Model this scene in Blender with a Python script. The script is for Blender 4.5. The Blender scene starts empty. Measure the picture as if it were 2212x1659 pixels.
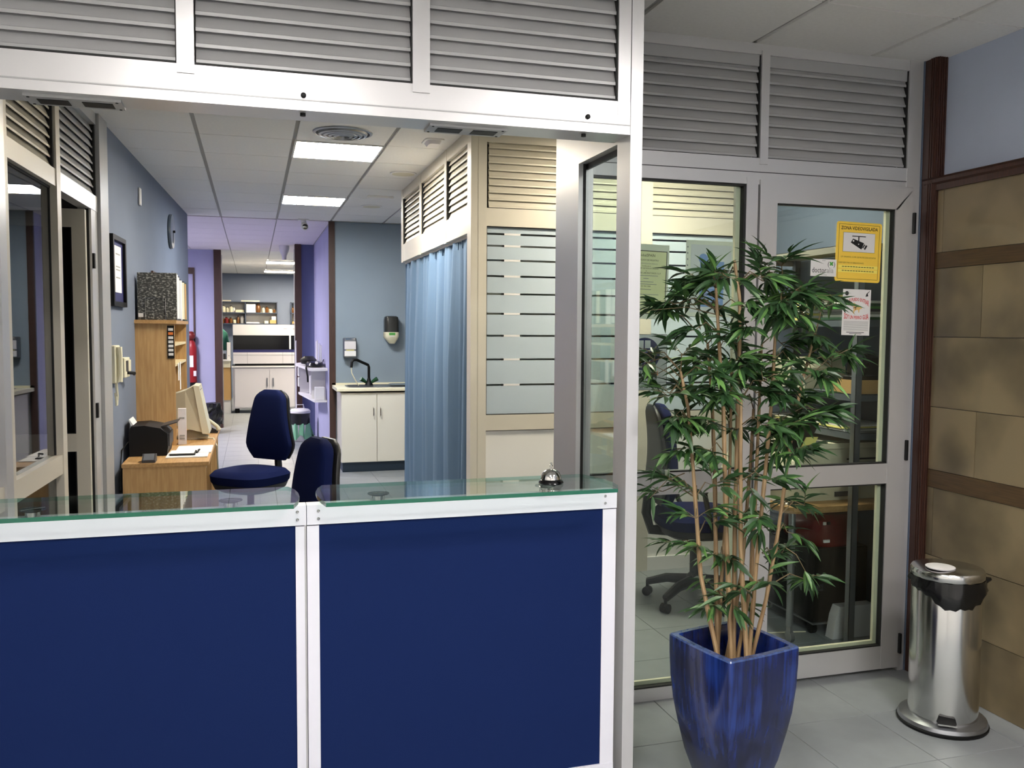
import bpy, math, random
from mathutils import Vector, Matrix
R = math.radians
random.seed(7)
S = bpy.context.scene
COL = S.collection

# ------------------------------------------------------------------ camera, world, exposure
def set_camera():
    yaw, pit, rol, f = R(16.48), R(3.57), R(0.362), 1890.0
    cy, sy, cp, sp = math.cos(yaw), math.sin(yaw), math.cos(pit), math.sin(pit)
    fw = Vector((sy*cp, cy*cp, -sp)); rt = Vector((cy, -sy, 0)); up = rt.cross(fw)
    c, s = math.cos(rol), math.sin(rol)
    r2, u2 = rt*c + up*s, -rt*s + up*c
    cam = bpy.data.cameras.new('camera'); cam.sensor_width = 36; cam.lens = f/2212*36
    cam.clip_start = .05; cam.clip_end = 100
    o = bpy.data.objects.new('camera', cam); COL.objects.link(o)
    m = Matrix((r2, u2, -fw)).transposed().to_4x4(); m.translation = (0, 0, 1.6)
    o.matrix_world = m; S.camera = o
set_camera()
w = bpy.data.worlds.new('world'); S.world = w; w.use_nodes = True
w.node_tree.nodes['Background'].inputs[0].default_value = (.55, .6, .7, 1)
w.node_tree.nodes['Background'].inputs[1].default_value = .05
S.view_settings.view_transform = 'Standard'; S.view_settings.look = 'None'
S.view_settings.gamma = 1; S.view_settings.use_curve_mapping = False
S.view_settings.exposure = 1.0
S.cycles.caustics_reflective = False; S.cycles.caustics_refractive = False
S.cycles.transparent_max_bounces = 24; S.cycles.max_bounces = 10; S.cycles.diffuse_bounces = 6
LAMP_RECEPTION, LAMP_HALL, LAMP_OFFICE, LAMP_CORRIDOR, LAMP_LAB = 34.0, 45.0, 33.0, 100.0, 38.0

# ------------------------------------------------------------------ materials
def lin(c):
    out = []
    for v in c:
        v /= 255.0
        out.append(v/12.92 if v <= .04045 else ((v+.055)/1.055)**2.4)
    return tuple(out)
MATS = {}
def mat(name, col, rough=.6, metal=0., noise=0., nscale=20., col2=None, bump=0., bscale=200., stretch=None, spec=.5, coat=0.):
    m = bpy.data.materials.new(name); m.use_nodes = True; MATS[name] = m
    nt = m.node_tree; b = nt.nodes['Principled BSDF']
    c = lin(col); b.inputs['Base Color'].default_value = (*c, 1)
    b.inputs['Roughness'].default_value = rough; b.inputs['Metallic'].default_value = metal
    b.inputs['Specular IOR Level'].default_value = spec
    b.inputs['Coat Weight'].default_value = coat; b.inputs['Coat Roughness'].default_value = .08
    if noise or col2 or bump:
        tc = nt.nodes.new('ShaderNodeTexCoord'); mp = nt.nodes.new('ShaderNodeMapping')
        nt.links.new(tc.outputs['Object'], mp.inputs[0])
        if stretch: mp.inputs['Scale'].default_value = stretch
    if noise or col2:
        n = nt.nodes.new('ShaderNodeTexNoise'); n.inputs['Scale'].default_value = nscale; n.inputs['Detail'].default_value = 5
        nt.links.new(mp.outputs[0], n.inputs[0])
        r = nt.nodes.new('ShaderNodeValToRGB')
        d = lin(col2) if col2 else tuple(x*(1-noise) for x in c)
        e = c if col2 else tuple(min(1, x*(1+noise)) for x in c)
        r.color_ramp.elements[0].position = .35; r.color_ramp.elements[1].position = .65
        r.color_ramp.elements[0].color = (*d, 1); r.color_ramp.elements[1].color = (*e, 1)
        nt.links.new(n.outputs[0], r.inputs[0]); nt.links.new(r.outputs[0], b.inputs['Base Color'])
    if bump:
        n2 = nt.nodes.new('ShaderNodeTexNoise'); n2.inputs['Scale'].default_value = bscale
        nt.links.new(mp.outputs[0], n2.inputs[0])
        bp = nt.nodes.new('ShaderNodeBump'); bp.inputs['Strength'].default_value = bump; bp.inputs['Distance'].default_value = .002
        nt.links.new(n2.outputs[0], bp.inputs['Height']); nt.links.new(bp.outputs[0], b.inputs['Normal'])
    return m
def emit(name, col, s):
    m = bpy.data.materials.new(name); m.use_nodes = True; nt = m.node_tree
    for n in list(nt.nodes):
        if n.type != 'OUTPUT_MATERIAL': nt.nodes.remove(n)
    e = nt.nodes.new('ShaderNodeEmission'); e.inputs[0].default_value = (*lin(col), 1); e.inputs[1].default_value = s
    nt.links.new(e.outputs[0], nt.nodes['Material Output'].inputs[0]); MATS[name] = m; return m
def glass(name, tint=(240, 246, 244), ior=1.5, rough=0.0):
    m = bpy.data.materials.new(name); m.use_nodes = True; nt = m.node_tree
    for n in list(nt.nodes):
        if n.type != 'OUTPUT_MATERIAL': nt.nodes.remove(n)
    t = nt.nodes.new('ShaderNodeBsdfTransparent'); t.inputs[0].default_value = (*lin(tint), 1)
    g = nt.nodes.new('ShaderNodeBsdfGlossy'); g.inputs['Roughness'].default_value = rough
    f = nt.nodes.new('ShaderNodeFresnel'); f.inputs[0].default_value = ior
    x = nt.nodes.new('ShaderNodeMixShader')
    ge = nt.nodes.new('ShaderNodeNewGeometry'); mr = nt.nodes.new('ShaderNodeMapRange')       # same Fresnel from either side of the pane
    mr.inputs['To Min'].default_value = ior; mr.inputs['To Max'].default_value = 1/ior
    nt.links.new(ge.outputs['Backfacing'], mr.inputs['Value']); nt.links.new(mr.outputs[0], f.inputs[0])
    nt.links.new(f.outputs[0], x.inputs[0]); nt.links.new(t.outputs[0], x.inputs[1]); nt.links.new(g.outputs[0], x.inputs[2])
    nt.links.new(x.outputs[0], nt.nodes['Material Output'].inputs[0]); MATS[name] = m; return m
def frost(name, col, tr):
    m = bpy.data.materials.new(name); m.use_nodes = True; nt = m.node_tree
    for n in list(nt.nodes):
        if n.type != 'OUTPUT_MATERIAL': nt.nodes.remove(n)
    d = nt.nodes.new('ShaderNodeBsdfDiffuse'); d.inputs[0].default_value = (*lin(col), 1)
    t = nt.nodes.new('ShaderNodeBsdfTranslucent'); t.inputs[0].default_value = (*lin(col), 1)
    x = nt.nodes.new('ShaderNodeMixShader'); x.inputs[0].default_value = tr
    nt.links.new(d.outputs[0], x.inputs[1]); nt.links.new(t.outputs[0], x.inputs[2])
    nt.links.new(x.outputs[0], nt.nodes['Material Output'].inputs[0]); MATS[name] = m; return m
def grain(name, c1, c2, scale, stretch, rough=.45):
    return mat(name, c1, rough, noise=.1, nscale=scale, col2=c2, stretch=stretch)

mat('alu', (206, 205, 205), .34, .5)
mat('alu_slat', (170, 170, 170), .4, .2)
mat('alu_warmlit', (210, 203, 188), .38, .15)  # aluminium with the warm lamplight tinted into its colour
mat('slat_warmlit', (204, 197, 180), .4, .15)  # slat colour with the same warm light mixed in
mat('gasket', (14, 14, 14), .6)
mat('white_paint', (214, 214, 222), .45)
mat('blue_panel', (17, 33, 76), .9, bump=.3, bscale=900, spec=.12)
mat('ceiling_tile', (230, 228, 225), .9, noise=.02, nscale=60)
mat('ceiling_grid', (165, 163, 160), .8)
mat('corridor_ceiling', (226, 218, 224), .9, noise=.02, nscale=40)
mat('floor_tile', (134, 138, 140), .42, noise=.05, nscale=9)
mat('grout', (110, 112, 112), .8)
mat('wall_plaster', (178, 187, 206), .85, noise=.03, nscale=3, bump=.15, bscale=150)
mat('wall_blue', (112, 121, 138), .85, noise=.03, nscale=2)
mat('wall_pale', (140, 154, 166), .85, noise=.03, nscale=2)
mat('wall_lavender', (172, 172, 202), .85, noise=.03, nscale=2)
mat('wall_indigo', (104, 110, 148), .85)
mat('wall_grey', (120, 130, 150), .85, noise=.03, nscale=2)
mat('wall_office', (84, 96, 114), .85, noise=.03, nscale=2)
mat('wall_white', (225, 223, 218), .85)
mat('dark_room', (118, 114, 116), .9)
mat('brown_wood', (70, 42, 32), .42, noise=.15, nscale=6, col2=(54, 32, 25), stretch=(30, 30, 1.5))
mat('brown_jamb', (70, 44, 34), .55, noise=.12, nscale=8, col2=(54, 33, 26), stretch=(20, 20, 1))
mat('stripe_wood', (82, 62, 36), .5, noise=.15, nscale=7, col2=(66, 48, 27), stretch=(12, 1.2, 30))
mat('oak', (196, 158, 106), .5, noise=.1, nscale=5, col2=(178, 138, 88), stretch=(16, 16, 1.2))
mat('oak_flat', (190, 150, 98), .5, noise=.1, nscale=5, col2=(172, 132, 82), stretch=(16, 1.2, 16))
mat('pale_wood', (214, 196, 150), .5)
mat('chrome', (215, 213, 210), .08, 1.0)
mat('steel', (205, 205, 203), .16, 1.0)
mat('steel_dull', (150, 152, 156), .35, .9)
mat('black', (12, 12, 13), .5, spec=.25)
mat('black_gloss', (10, 10, 11), .15)
mat('black_bag', (12, 12, 13), .22)
mat('dark_grey', (52, 52, 54), .5)
mat('chair_blue', (15, 25, 66), .9, bump=.3, bscale=600, spec=.12)
mat('chair_shell', (26, 26, 27), .5)
mat('white', (226, 224, 222), .5)
mat('white_plastic', (216, 212, 214), .4)
mat('paper', (232, 230, 228), .8)
mat('beige_plastic', (206, 200, 176), .5)
mat('ivory', (226, 220, 192), .45)
mat('cabinet_cream', (226, 222, 208), .45)
mat('kick_blue', (34, 54, 72), .5)
mat('curtain_blue', (98, 124, 152), .85, bump=.3, bscale=500)
mat('green_bag', (120, 178, 140), .4)
mat('green_dark', (30, 74, 44), .4)
mat('coat_green', (60, 132, 112), .8)
mat('red', (150, 24, 30), .35)
mat('red_dark', (110, 26, 24), .4)
mat('orange', (224, 120, 50), .5)
mat('amber', (110, 70, 30), .3)
mat('cardboard', (196, 156, 100), .8)
mat('yellow_sign', (246, 206, 78), .55)
mat('yellow_strip', (248, 230, 110), .6)
mat('ink', (40, 32, 16), .7)
mat('ink_black', (16, 16, 18), .7)
mat('ink_grey', (150, 150, 148), .7)
mat('ink_navy', (28, 30, 86), .6)
mat('ink_red', (206, 70, 70), .7)
mat('cert_paper', (250, 246, 190), .7)
mat('sleeve', (244, 242, 222), .35)
mat('doc_blue', (140, 168, 222), .6)
mat('logo_green', (70, 150, 60), .6)
mat('dog_tan', (222, 186, 120), .7)
mat('yellow_paper', (232, 222, 130), .8)
mat('cane', (160, 134, 98), .5, noise=.2, nscale=6, col2=(128, 102, 70), stretch=(8, 8, 1))
mat('cane_dark', (120, 92, 62), .6)
mat('twig', (96, 82, 56), .7)
mat('soil', (58, 44, 30), .95, noise=.4, nscale=40, bump=.8, bscale=60)
mat('plastic_smoke', (46, 46, 44), .2)
mat('shelf_metal', (96, 104, 112), .5, .3)
mat('shelf_top', (124, 122, 112), .6)
mat('lab_shelf', (60, 72, 92), .5)
mat('clock_face', (86, 96, 104), .3)
glass('pane_glass'); glass('counter_glass', (244, 251, 248), 1.5); glass('tint_glass', (196, 200, 200), 1.5)
mat('glass_edge', (28, 92, 72), .12); glass('glass_edge_thin', (150, 205, 188), 1.5)
frost('frosted', (212, 224, 232), .35)
frost('leaf_frost', (60, 90, 50), .2)
emit('lamp_hall_cool', (235, 244, 255), LAMP_HALL); emit('lamp_hall_warm', (255, 232, 190), LAMP_HALL)
emit('lamp_rec', (255, 250, 247), LAMP_RECEPTION)
emit('lamp_office', (255, 244, 222), LAMP_OFFICE)
emit('lamp_corr', (250, 243, 255), LAMP_CORRIDOR)
emit('lamp_lab', (255, 240, 215), LAMP_LAB)

def streaky(name, c1, c2, c3):
    m = mat(name, c1, .22, coat=.4); nt = m.node_tree; b = nt.nodes['Principled BSDF']
    tc = nt.nodes.new('ShaderNodeTexCoord'); mp = nt.nodes.new('ShaderNodeMapping'); mp.inputs['Scale'].default_value = (26, 26, 1.3)
    nt.links.new(tc.outputs['Object'], mp.inputs[0])
    n = nt.nodes.new('ShaderNodeTexNoise'); n.inputs['Scale'].default_value = 2.2; n.inputs['Detail'].default_value = 6
    nt.links.new(mp.outputs[0], n.inputs[0])
    n2 = nt.nodes.new('ShaderNodeTexNoise'); n2.inputs['Scale'].default_value = 5.5; n2.inputs['Detail'].default_value = 2
    nt.links.new(tc.outputs['Object'], n2.inputs[0])
    a = nt.nodes.new('ShaderNodeMath'); a.operation = 'ADD'; nt.links.new(n.outputs[0], a.inputs[0]); nt.links.new(n2.outputs[0], a.inputs[1])
    h = nt.nodes.new('ShaderNodeMath'); h.operation = 'MULTIPLY'; h.inputs[1].default_value = .5; nt.links.new(a.outputs[0], h.inputs[0])
    r = nt.nodes.new('ShaderNodeValToRGB'); r.color_ramp.elements[0].position = .38; r.color_ramp.elements[1].position = .66
    r.color_ramp.elements[0].color = (*lin(c2), 1); r.color_ramp.elements[1].color = (*lin(c3), 1)
    k = r.color_ramp.elements.new(.5); k.color = (*lin(c1), 1)
    nt.links.new(h.outputs[0], r.inputs[0]); nt.links.new(r.outputs[0], b.inputs['Base Color'])
    return m
streaky('glaze', (14, 28, 78), (8, 15, 46), (30, 56, 128))
streaky('glaze_rim', (52, 70, 112), (36, 50, 88), (70, 92, 140))
def stone(name):
    m = mat(name, (150, 132, 98), .38); nt = m.node_tree; b = nt.nodes['Principled BSDF']
    tc = nt.nodes.new('ShaderNodeTexCoord'); oi = nt.nodes.new('ShaderNodeObjectInfo')
    ad = nt.nodes.new('ShaderNodeVectorMath'); ad.operation = 'ADD'
    sc = nt.nodes.new('ShaderNodeVectorMath'); sc.operation = 'SCALE'; sc.inputs[0].default_value = (7, 5, 9)
    nt.links.new(oi.outputs['Random'], sc.inputs['Scale'])
    nt.links.new(tc.outputs['Object'], ad.inputs[0]); nt.links.new(sc.outputs[0], ad.inputs[1])
    wv = nt.nodes.new('ShaderNodeTexWave'); wv.inputs['Scale'].default_value = 1.1; wv.inputs['Distortion'].default_value = 7; wv.inputs['Detail'].default_value = 3; wv.inputs['Detail Scale'].default_value = 1.6
    nt.links.new(ad.outputs[0], wv.inputs[0])
    n = nt.nodes.new('ShaderNodeTexNoise'); n.inputs['Scale'].default_value = 3; n.inputs['Detail'].default_value = 8
    nt.links.new(ad.outputs[0], n.inputs[0])
    mx = nt.nodes.new('ShaderNodeMath'); mx.operation = 'MULTIPLY_ADD'; mx.inputs[1].default_value = .35
    nt.links.new(wv.outputs[1], mx.inputs[0]); nt.links.new(n.outputs[0], mx.inputs[2])
    r = nt.nodes.new('ShaderNodeValToRGB'); r.color_ramp.elements[0].position = .4; r.color_ramp.elements[1].position = .85
    r.color_ramp.elements[0].color = (*lin((86, 76, 58)), 1); r.color_ramp.elements[1].color = (*lin((128, 113, 86)), 1)
    nt.links.new(mx.outputs[0], r.inputs[0]); nt.links.new(r.outputs[0], b.inputs['Base Color'])
    return m
stone('stone')
def leafmat():
    m = mat('leaf', (52, 84, 44), .42); nt = m.node_tree; b = nt.nodes['Principled BSDF']
    g = nt.nodes.new('ShaderNodeNewGeometry')
    r = nt.nodes.new('ShaderNodeValToRGB'); r.color_ramp.elements[0].color = (*lin((30, 56, 30)), 1); r.color_ramp.elements[1].color = (*lin((96, 136, 70)), 1)
    k = r.color_ramp.elements.new(.72); k.color = (*lin((48, 80, 42)), 1)
    oi = nt.nodes.new('ShaderNodeObjectInfo'); a = nt.nodes.new('ShaderNodeMath'); a.operation = 'ADD'
    f = nt.nodes.new('ShaderNodeMath'); f.operation = 'FRACT'
    nt.links.new(g.outputs['Random Per Island'], a.inputs[0]); nt.links.new(oi.outputs['Random'], a.inputs[1])
    nt.links.new(a.outputs[0], f.inputs[0]); nt.links.new(f.outputs[0], r.inputs[0]); nt.links.new(r.outputs[0], b.inputs['Base Color'])
leafmat()
def marble_binder():
    mat('mottled', (64, 64, 62), .5, nscale=55, col2=(150, 150, 144), stretch=(1, 1, 1.6))
    r = [n for n in MATS['mottled'].node_tree.nodes if n.type == 'VALTORGB'][0]
    r.color_ramp.elements[0].color, r.color_ramp.elements[1].color = r.color_ramp.elements[1].color[:], (*lin((168, 168, 160)), 1)
    r.color_ramp.elements[0].color = (*lin((58, 58, 56)), 1); r.color_ramp.elements[0].position = .5; r.color_ramp.elements[1].position = .68
marble_binder()

# ------------------------------------------------------------------ mesh helper
WL = {}
class MB:
    def __init__(s): s.v = []; s.f = []; s.m = []; s.sm = []
    def add(s, vs, fs, mi=0, smooth=False):
        o = len(s.v); s.v += [tuple(v) for v in vs]
        for f in fs: s.f.append(tuple(o+i for i in f)); s.m.append(mi); s.sm.append(smooth)
        return s
    def box(s, x0, y0, z0, x1, y1, z1, mi=0, M=None):
        if x0 > x1: x0, x1 = x1, x0
        if y0 > y1: y0, y1 = y1, y0
        if z0 > z1: z0, z1 = z1, z0
        v = [Vector(p) for p in ((x0,y0,z0),(x1,y0,z0),(x1,y1,z0),(x0,y1,z0),(x0,y0,z1),(x1,y0,z1),(x1,y1,z1),(x0,y1,z1))]
        if M is not None: v = [M @ p for p in v]
        return s.add(v, [(3,2,1,0),(4,5,6,7),(0,1,5,4),(1,2,6,5),(2,3,7,6),(3,0,4,7)], mi)
    def bbox(s, x0, y0, z0, x1, y1, z1, b=.004, mi=0):           # box with chamfered vertical and top edges
        return s.loft(
                      [[(x0+b+i, y0+i, z), (x1-b-i, y0+i, z), (x1-i, y0+b+i, z), (x1-i, y1-b-i, z), (x1-b-i, y1-i, z), (x0+b+i, y1-i, z), (x0+i, y1-b-i, z), (x0+i, y0+b+i, z)]
                       for z, i in ((z0, b*.6), (z0+b*.6, 0), (z1-b*.6, 0), (z1, b*.6))], mi)
    def loft(s, rings, mi=0, smooth=False, cap=True, closed=True):
        n = len(rings[0]); v = [p for r in rings for p in r]; f = []
        for i in range(len(rings)-1):
            for j in range(n if closed else n-1):
                k = (j+1) % n
                f.append((i*n+j, i*n+k, (i+1)*n+k, (i+1)*n+j))
        s.add(v, f, mi, smooth)
        if cap and closed:
            o = len(s.v)-len(v)
            s.f.append(tuple(o+j for j in reversed(range(n)))); s.m.append(mi); s.sm.append(False)
            q = o+(len(rings)-1)*n
            s.f.append(tuple(q+j for j in range(n))); s.m.append(mi); s.sm.append(False)
        return s
    def lathe(s, prof, c=(0,0,0), n=24, mi=0, smooth=True, ax=2):
        rings = []
        for r, z in prof:
            ring = []
            for i in range(n):
                a = 2*math.pi*i/n; x, y = r*math.cos(a), r*math.sin(a)
                p = (x, y, z) if ax == 2 else ((x, -z, y) if ax == 1 else (z, x, y))
                ring.append((p[0]+c[0], p[1]+c[1], p[2]+c[2]))
            rings.append(ring)
        return s.loft(rings, mi, smooth)
    def tube(s, path, r, n=8, mi=0, smooth=True):
        P = [Vector(p) for p in path]; rr = r if isinstance(r, (list, tuple)) else [r]*len(P); rings = []
        t0 = (P[1]-P[0]).normalized(); u = t0.orthogonal().normalized()
        for i, p in enumerate(P):
            t = (P[min(i+1, len(P)-1)]-P[max(i-1, 0)]).normalized()
            u = (u - t*u.dot(t)).normalized(); w_ = t.cross(u)
            rings.append([tuple(p+(u*math.cos(2*math.pi*k/n)+w_*math.sin(2*math.pi*k/n))*rr[i]) for k in range(n)])
        return s.loft(rings, mi, smooth)
    def prism(s, poly, y0, y1, plane='xz', mi=0):
        def P(a, b, d): return (a, d, b) if plane == 'xz' else ((d, a, b) if plane == 'yz' else (a, b, d))
        return s.loft([[P(a, b, y0) for a, b in poly], [P(a, b, y1) for a, b in poly]], mi)
    def ball(s, c, r, sc=(1,1,1), n=14, mi=0):
        rings = []
        for i in range(1, n//2):
            t = math.pi*i/(n//2)
            rings.append([(c[0]+r*sc[0]*math.sin(t)*math.cos(2*math.pi*k/n), c[1]+r*sc[1]*math.sin(t)*math.sin(2*math.pi*k/n), c[2]-r*sc[2]*math.cos(t)) for k in range(n)])
        return s.loft(rings, mi, True)
    def mesh(s, name, mats):
        me = bpy.data.meshes.new(name); me.from_pydata(s.v, [], s.f)
        for m in (mats if isinstance(mats, (list, tuple)) else [mats]): me.materials.append(MATS[m] if isinstance(m, str) else m)
        me.polygons.foreach_set('material_index', s.m); me.polygons.foreach_set('use_smooth', s.sm)
        me.update()
        if any(s.sm): me.set_sharp_from_angle(angle=R(38))
        return me
    def build(s, name, mats, parent=None, local=False, label=None):
        off = Vector((0, 0, 0)) if (local or parent is None) else WL.get(parent.name, Vector((0, 0, 0)))
        if not local and parent is None:
            # a top-level mesh: origin at its base centre
            xs = [v[0] for v in s.v]; ys = [v[1] for v in s.v]; zs = [v[2] for v in s.v]
            off = Vector(((min(xs)+max(xs))/2, (min(ys)+max(ys))/2, min(zs)))
        s.v = [(v[0]-off[0], v[1]-off[1], v[2]-off[2]) for v in s.v]
        o = bpy.data.objects.new(name, s.mesh(name, mats)); COL.objects.link(o)
        if parent is not None: o.parent = parent; WL[o.name] = off
        else: o.location = off; WL[o.name] = off
        if label: o['label'] = label
        return o
def put(me, name, parent, loc, rz=0, rot=None):
    o = bpy.data.objects.new(name, me); COL.objects.link(o); o.parent = parent
    off = WL.get(parent.name, Vector((0, 0, 0))); o.location = Vector(loc)-off
    o.rotation_euler = rot if rot else (0, 0, rz); WL[o.name] = off
    return o
def tag(o, label, cat, group=None, kind=None):
    o['label'] = label; o['category'] = cat
    if group: o['group'] = group
    if kind: o['kind'] = kind
    return o
def thing(name, label, cat, loc=(0, 0, 0), rz=0, group=None, kind=None):
    o = bpy.data.objects.new(name, None); COL.objects.link(o); o.empty_display_size = .1
    o.location = loc; o.rotation_euler = (0, 0, rz); WL[o.name] = Vector(loc)
    return tag(o, label, cat, group, kind)
def struct(name, label, cat, loc=(0, 0, 0), rz=0): return thing(name, label, cat, loc, rz, None, 'structure')
def B(x0, y0, z0, x1, y1, z1): return MB().box(x0, y0, z0, x1, y1, z1)
def rr_ring(hx, hy, z, n=24, e=3.5, cx=0, cy=0):
    out = []
    for i in range(n):
        a = 2*math.pi*i/n; c, s_ = math.cos(a), math.sin(a)
        out.append((cx+hx*math.copysign(abs(c)**(2/e), c), cy+hy*math.copysign(abs(s_)**(2/e), s_), z))
    return out
def text_mb(body, size, x, z, y, align='CENTER', warp=None, sx=1.0, mi=0, bold=0.0):
    cu = bpy.data.curves.new('lettering', 'FONT'); cu.body = body; cu.size = size; cu.align_x = align
    cu.resolution_u = 2; cu.offset = bold
    o = bpy.data.objects.new('lettering', cu); me = bpy.data.meshes.new_from_object(o)
    vs = []
    for v in me.vertices:
        a, b = v.co.x*sx, v.co.y
        if warp: a, b = warp(a, b)
        vs.append((x+a, y, z+b))
    mb = MB().add(vs, [tuple(p.vertices) for p in me.polygons], mi)
    bpy.data.objects.remove(o); bpy.data.curves.remove(cu); bpy.data.meshes.remove(me)
    return mb

CZ = 2.827          # ceiling height
PITCH = .045
SLATS = {}
def slat_mesh(L, m):
    k = (round(L, 3), m)
    if k not in SLATS:
        prof = [(0, -.001), (0, .009), (.004, .0115), (.020, .055), (.022, .0545), (.0055, .0095), (.003, .007), (.003, -.001)]
        SLATS[k] = MB().loft([[(-L/2, a, b) for a, b in prof], [(L/2, a, b) for a, b in prof]]).mesh('slat', m)
    return SLATS[k]
def louver(parent, x0, x1, y, zb, zt, m='alu_slat'):
    me = slat_mesh(x1-x0, m); z = zb
    while z + PITCH*.6 < zt:
        put(me, 'slat', parent, ((x0+x1)/2, y, z)); z += PITCH
def louver_side(parent, x, y0, y1, zb, zt, m, sgn):          # blades in a wall that runs along Y; sgn -1 faces -X, +1 faces +X
    me = slat_mesh(y1-y0, m); z = zb
    while z + PITCH*.6 < zt:
        put(me, 'slat', parent, (x, (y0+y1)/2, z), rz=(-math.pi/2 if sgn < 0 else math.pi/2)); z += PITCH

# ================================================================== STRUCTURE
# ---- floor: slab and 0.4 m tiles
floor = tag(B(-3.2, -2.4, -.12, 4.2, 21.2, -.004).build('floor', 'grout'), 'pale grey square tiled floor running through all rooms', 'floor', kind='structure')
FT = .4
tile_me = MB().bbox(-FT/2+.0015, -FT/2+.0015, -.01, FT/2-.0015, FT/2-.0015, 0, .002).mesh('tile', 'floor_tile')
rest = MB()
ix0, iy0 = .045-.4*8, .2-.4*7
for i in range(19):
    for j in range(60):
        cx, cy = ix0+FT*(i+.5), iy0+FT*(j+.5)
        if cx < -3 or cx > 4: continue
        near = (1.15 < cx < 3.1 and 2.2 < cy < 3.5) or (1.2 < cx < 3.35 and 3.4 < cy < 5.2) or (-.4 < cx < 1.4 and 6.0 < cy < 10.5) or (-.5 < cx < 1 and 10.4 < cy < 13.6)
        if near: put(tile_me, 'tile', floor, (cx, cy, 0))
        else: rest.box(cx-FT/2+.0015, cy-FT/2+.0015, -.004, cx+FT/2-.0015, cy+FT/2-.0015, 0)
o = rest.build('tile_field', 'floor_tile', floor); o['kind'] = 'stuff'

# ---- ceiling: slab, tiles, wide grooves along Y, hairlines along X
ceil = tag(B(-3.2, -2.4, CZ+.012, 4.2, 21.2, CZ+.12).build('ceiling', 'ceiling_grid'), 'suspended ceiling of pale square tiles with recessed grooves', 'ceiling', kind='structure')
GX, GP, GQ = .272, .598, .6175
lamp_cells = []
def ctile(w_, d_, m='ceiling_tile', name='tile'):
    return MB().box(-w_/2, -d_/2, 0, w_/2, d_/2, .014).mesh(name, m)
ct_me = ctile(GP-.026, GQ-.009); ct_me2 = ctile(GP-.012, GQ-.008, 'corridor_ceiling')
HALL_LAMPS = [(.571, 6.279), (.571, 8.749)]
REC_LAMPS = [(-.027, .721), (1.767, .721), (-.027, -1.131), (1.767, -1.131)]
OFF_LAMPS = [(2.365, 4.427)]
restc = MB()
def skip(cx, cy):
    return any(abs(cx-a) < .2 and abs(cy-b) < .25 for a, b in HALL_LAMPS+REC_LAMPS+OFF_LAMPS)
for i in range(-5, 7):
    cx = GX+GP*(i+.5)
    for j in range(-13, 8):                                   # hall grid: rows from 5.97
        cy = 5.97+GQ*(j+.5)
        if cy > 10.32 or cy < -2.2 or skip(cx, cy): continue
        y0, y1 = cy-GQ/2, cy+GQ/2
        vis = (-1 < cx < 1.35 and cy > 5.0) or (1.1 < cx < 3.1 and .9 < cy < 3.4)
        if vis: put(ct_me, 'tile', ceil, (cx, cy, CZ))
        else: restc.box(cx-GP/2+.013, cy-GQ/2+.002, CZ, cx+GP/2-.013, cy+GQ/2-.002, CZ+.014)
    for j in range(0, 17):
        cy = 10.36+GQ*(j+.5)
        if cy < 14.5 and -1.5 < cx < 1: put(ct_me2, 'tile', ceil, (cx, cy, CZ))
        else: restc.box(cx-GP/2+.006, cy-GQ/2+.004, CZ, cx+GP/2-.006, cy+GQ/2-.004, CZ+.014, 0)
o = restc.build('tile_field', 'ceiling_tile', ceil); o['kind'] = 'stuff'

# ---- lamps
def ceiling_lamp(cx, cy, label, mats, group=None, w_=GP-.03, d_=GQ-.06, cells=4, CZ=CZ):
    t = thing('ceiling_lamp', label, 'ceiling light', (cx, cy, CZ), 0, group)
    x0, x1, y0, y1 = cx-w_/2, cx+w_/2, cy-d_/2, cy+d_/2
    f = MB()
    for a in ((x0-.008, y0-.008, x1+.008, y0+.004), (x0-.008, y1-.004, x1+.008, y1+.008), (x0-.008, y0, x0+.004, y1), (x1-.004, y0, x1+.008, y1)):
        f.box(a[0], a[1], CZ-.004, a[2], a[3], CZ+.02)
    f.build('frame', 'white', t)
    for k in range(cells):
        a, b = x0+(x1-x0)*k/cells, x0+(x1-x0)*(k+1)/cells
        B(a+.003, y0+.005, CZ+.006, b-.003, y1-.005, CZ+.010).build('diffuser', mats[k % len(mats)], t)
        if k: B(a-.003, y0, CZ-.002, a+.003, y1, CZ+.011).build('divider', 'white', t)
    for k in range(1, cells, 2):
        a, b = x0+(x1-x0)*k/cells, x0+(x1-x0)*(k+1)/cells
        for q in range(1, 6):
            yy = y0+(y1-y0)*q/6; B(a+.004, yy-.002, CZ, b-.004, yy+.002, CZ+.005).build('blade', 'steel', t)
    return t
ceiling_lamp(*HALL_LAMPS[0], 'lit square ceiling lamp next to the round air vent', ['lamp_hall_warm', 'lamp_hall_cool'])
ceiling_lamp(*HALL_LAMPS[1], 'lit square ceiling lamp near the dome camera', ['lamp_hall_cool', 'lamp_hall_cool', 'lamp_hall_warm', 'lamp_hall_cool'])
for k, p in enumerate(REC_LAMPS):
    ceiling_lamp(*p, 'square ceiling lamp over the waiting area, '+('front left', 'front right', 'rear left', 'rear right')[k]+', behind the viewer', ['lamp_rec'], 'waiting area lamps')
for k, p in enumerate(OFF_LAMPS):
    ceiling_lamp(*p, 'square ceiling lamp of the copier office hidden behind the louvred header', ['lamp_office'])
ceiling_lamp(-1.6, 12.3, 'square ceiling lamp round the corner of the corridor', ['lamp_corr'], CZ=CZ-.021)
ceiling_lamp(1.5, 15.4, 'added unseen lab lamp beside the doorway that brightens the analyser', ['lamp_lab'], None, .95, .55, CZ=CZ-.021)  # unseen lamp added to brighten the analyser front
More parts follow.
